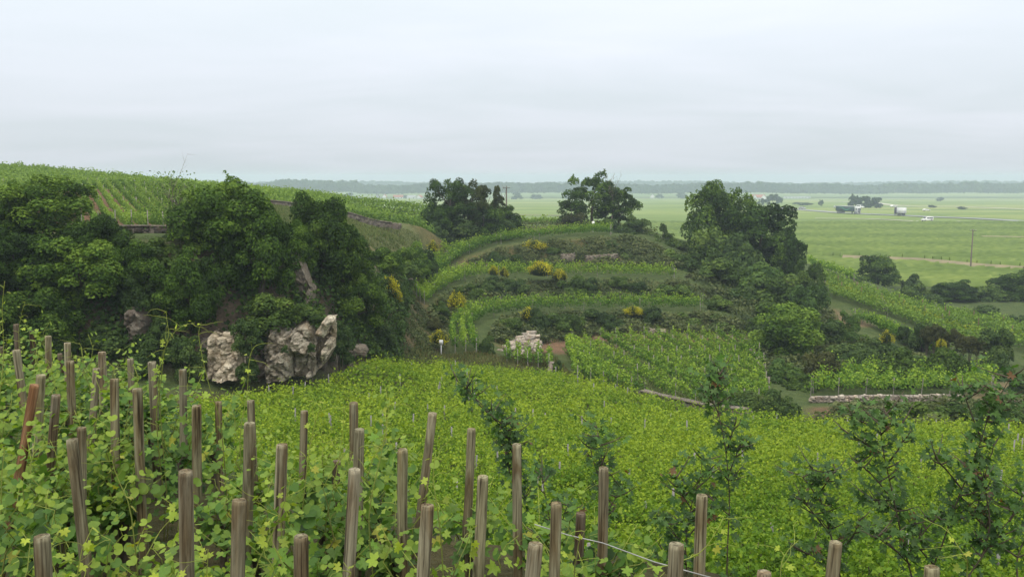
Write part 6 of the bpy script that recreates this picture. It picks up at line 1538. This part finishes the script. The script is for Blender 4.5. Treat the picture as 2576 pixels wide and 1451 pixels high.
# ------------------------------------------------------------------ maple saplings on the bank
def maple_col(f, r):
    if r.random() < 0.03: return (0.16, 0.085, 0.035, 1)
    c_ = np.array((0.040, 0.100, 0.020)) * (1 - f) + np.array((0.095, 0.190, 0.036)) * f
    return (*(c_ * r.uniform(0.7, 1.4)), 1)
SAP = [
    ('drooping dark maple sapling leaning left over the vineyard', 7.4, [[(1300, 1451), (1300, 1250), (1290, 1130), (1250, 1060), (1205, 1010), (1160, 965), (1140, 952)], [(1296, 1200), (1285, 1120), (1270, 1070), (1255, 1045)], [(1300, 1300), (1330, 1230), (1365, 1190)], [(1302, 1250), (1280, 1180), (1270, 1110)], [(1250, 1060), (1190, 1000), (1180, 960)]]),
    ('dark maple foliage behind the tall stake at centre', 7.0, [[(1400, 1470), (1390, 1350), (1370, 1240), (1360, 1180)], [(1400, 1451), (1360, 1380), (1335, 1320)], [(1400, 1440), (1440, 1380), (1450, 1320)], [(1395, 1400), (1420, 1290), (1440, 1250)]]),
    ('slim maple sapling standing above the stake right of centre', 7.2, [[(1530, 1470), (1525, 1350), (1515, 1200), (1510, 1120), (1498, 1060)], [(1520, 1300), (1550, 1250), (1565, 1215)], [(1515, 1220), (1490, 1150), (1480, 1090)]]),
    ('tall thin maple sapling with rusty leaves on a bare stem', 7.0, [[(1828, 1480), (1830, 1380), (1835, 1250), (1825, 1130), (1808, 1040), (1806, 970), (1810, 935)], [(1830, 1200), (1850, 1150), (1862, 1115)], [(1808, 1040), (1790, 1000), (1790, 965)], [(1826, 1140), (1845, 1080), (1850, 1060)]]),
    ('bushy maple sapling left of the tall rusty one', 6.8, [[(1730, 1480), (1725, 1380), (1735, 1290), (1760, 1200), (1770, 1140)], [(1728, 1400), (1690, 1330), (1640, 1300)], [(1730, 1350), (1780, 1290), (1800, 1250)], [(1728, 1420), (1680, 1400), (1660, 1370)], [(1740, 1280), (1710, 1230), (1700, 1190)]]),
    ('low maple sapling with spreading side branches', 7.0, [[(2120, 1480), (2085, 1330), (2060, 1240), (2040, 1160)], [(2085, 1340), (2030, 1270), (1995, 1240)], [(2070, 1270), (2020, 1200), (1990, 1190)], [(2100, 1400), (2150, 1340), (2160, 1300)], [(2110, 1420), (2050, 1400), (2010, 1380)], [(2060, 1240), (2090, 1200), (2105, 1180)]]),
    ('tall maple sapling with a dense crown above the bottom stake', 6.2, [[(2300, 1480), (2275, 1380), (2245, 1240), (2225, 1150), (2215, 1070), (2235, 1035)], [(2225, 1150), (2170, 1110), (2125, 1085)], [(2218, 1090), (2170, 1060), (2130, 1040)], [(2230, 1170), (2270, 1110), (2260, 1060)], [(2250, 1260), (2190, 1190), (2150, 1160)], [(2260, 1300), (2210, 1270), (2180, 1230)], [(2290, 1420), (2240, 1370), (2200, 1340)], [(2280, 1400), (2330, 1330), (2370, 1290)]]),
    ('long slanting maple branch reaching up to the right', 6.2, [[(2325, 1480), (2370, 1370), (2400, 1280), (2440, 1180), (2470, 1100), (2490, 1040), (2530, 970), (2545, 945)], [(2470, 1110), (2440, 1030), (2415, 965)], [(2480, 1060), (2520, 1010), (2540, 985)], [(2420, 1230), (2380, 1180), (2350, 1150)], [(2440, 1180), (2490, 1150), (2500, 1110)], [(2390, 1310), (2440, 1270), (2470, 1240)], [(2350, 1420), (2300, 1360), (2290, 1300)]]),
    ('maple branches coming in from the right edge', 6.0, [[(2420, 1480), (2470, 1400), (2520, 1330), (2576, 1270), (2620, 1230)], [(2470, 1400), (2490, 1320), (2478, 1230), (2466, 1180)], [(2540, 1310), (2560, 1270), (2575, 1240)], [(2560, 1460), (2560, 1400), (2590, 1330)], [(2500, 1360), (2470, 1310), (2440, 1290)]]),
]
for k, (lb, Y, stems) in enumerate(SAP):
    r = random.Random(1500 + k); u0 = stems[0][0][0]; x, y, z, v = ground(u0, Y + 0.25)
    e_ = empty('maple_sapling', (x, y, z)); tag(e_, lb, 'sapling', 'maple saplings on the bank below the stakes')
    shs = []
    for j, st in enumerate(stems):
        dy = 0 if j == 0 else r.gauss(0, 0.12); n = len(st)
        pts = [Vector(P(u, v, Y + (dy * i / (n - 1)))) - e_.location for i, (u, v) in enumerate(st)]
        if j == 0: pts = [Vector((0, 0, -0.15))] + pts
        shs.append([Vector(p) for p in smooth_line(pts, 3)])
    # twigs off every branch, they carry most leaves
    tw = []
    for sh in shs:
        for _ in range(max(4, int(len(sh) * 0.8))):
            i = r.randrange(len(sh) // 3, len(sh) - 1) if len(sh) > 3 else 0
            a = r.uniform(0, 6.28); L = r.uniform(0.08, 0.26)
            d = Vector((math.cos(a), math.sin(a) * 0.8, r.uniform(0.1, 0.9))).normalized()
            tw.append([sh[i], sh[i] + d * L * 0.5, sh[i] + d * L + Vector((0, 0, 0.02))])
    leafy(e_, shs + tw, r, 160, 'maple', width=0.114, node=0.027, stuff=1, colf=maple_col, rmain=0.0075, taper=False, side=0.05)

# ------------------------------------------------------------------ haze
mb = MB(); mb.box((0, 1400, (EYE + 7 - 22) / 2), (4600, 3000, EYE + 7 + 22))
m, t, o = new_mat('haze_air'); pv = N(t, 'ShaderNodeVolumePrincipled')
pv.inputs['Color'].default_value = (0.72, 0.83, 0.98, 1); pv.inputs['Density'].default_value = 0.00045; pv.inputs['Anisotropy'].default_value = 0.2
t.links.new(pv.outputs[0], o.inputs['Volume'])
hz_o = mb.ob('haze', m); tag(hz_o, 'thin pale haze lying over the plain and hill', 'haze', kind='stuff')
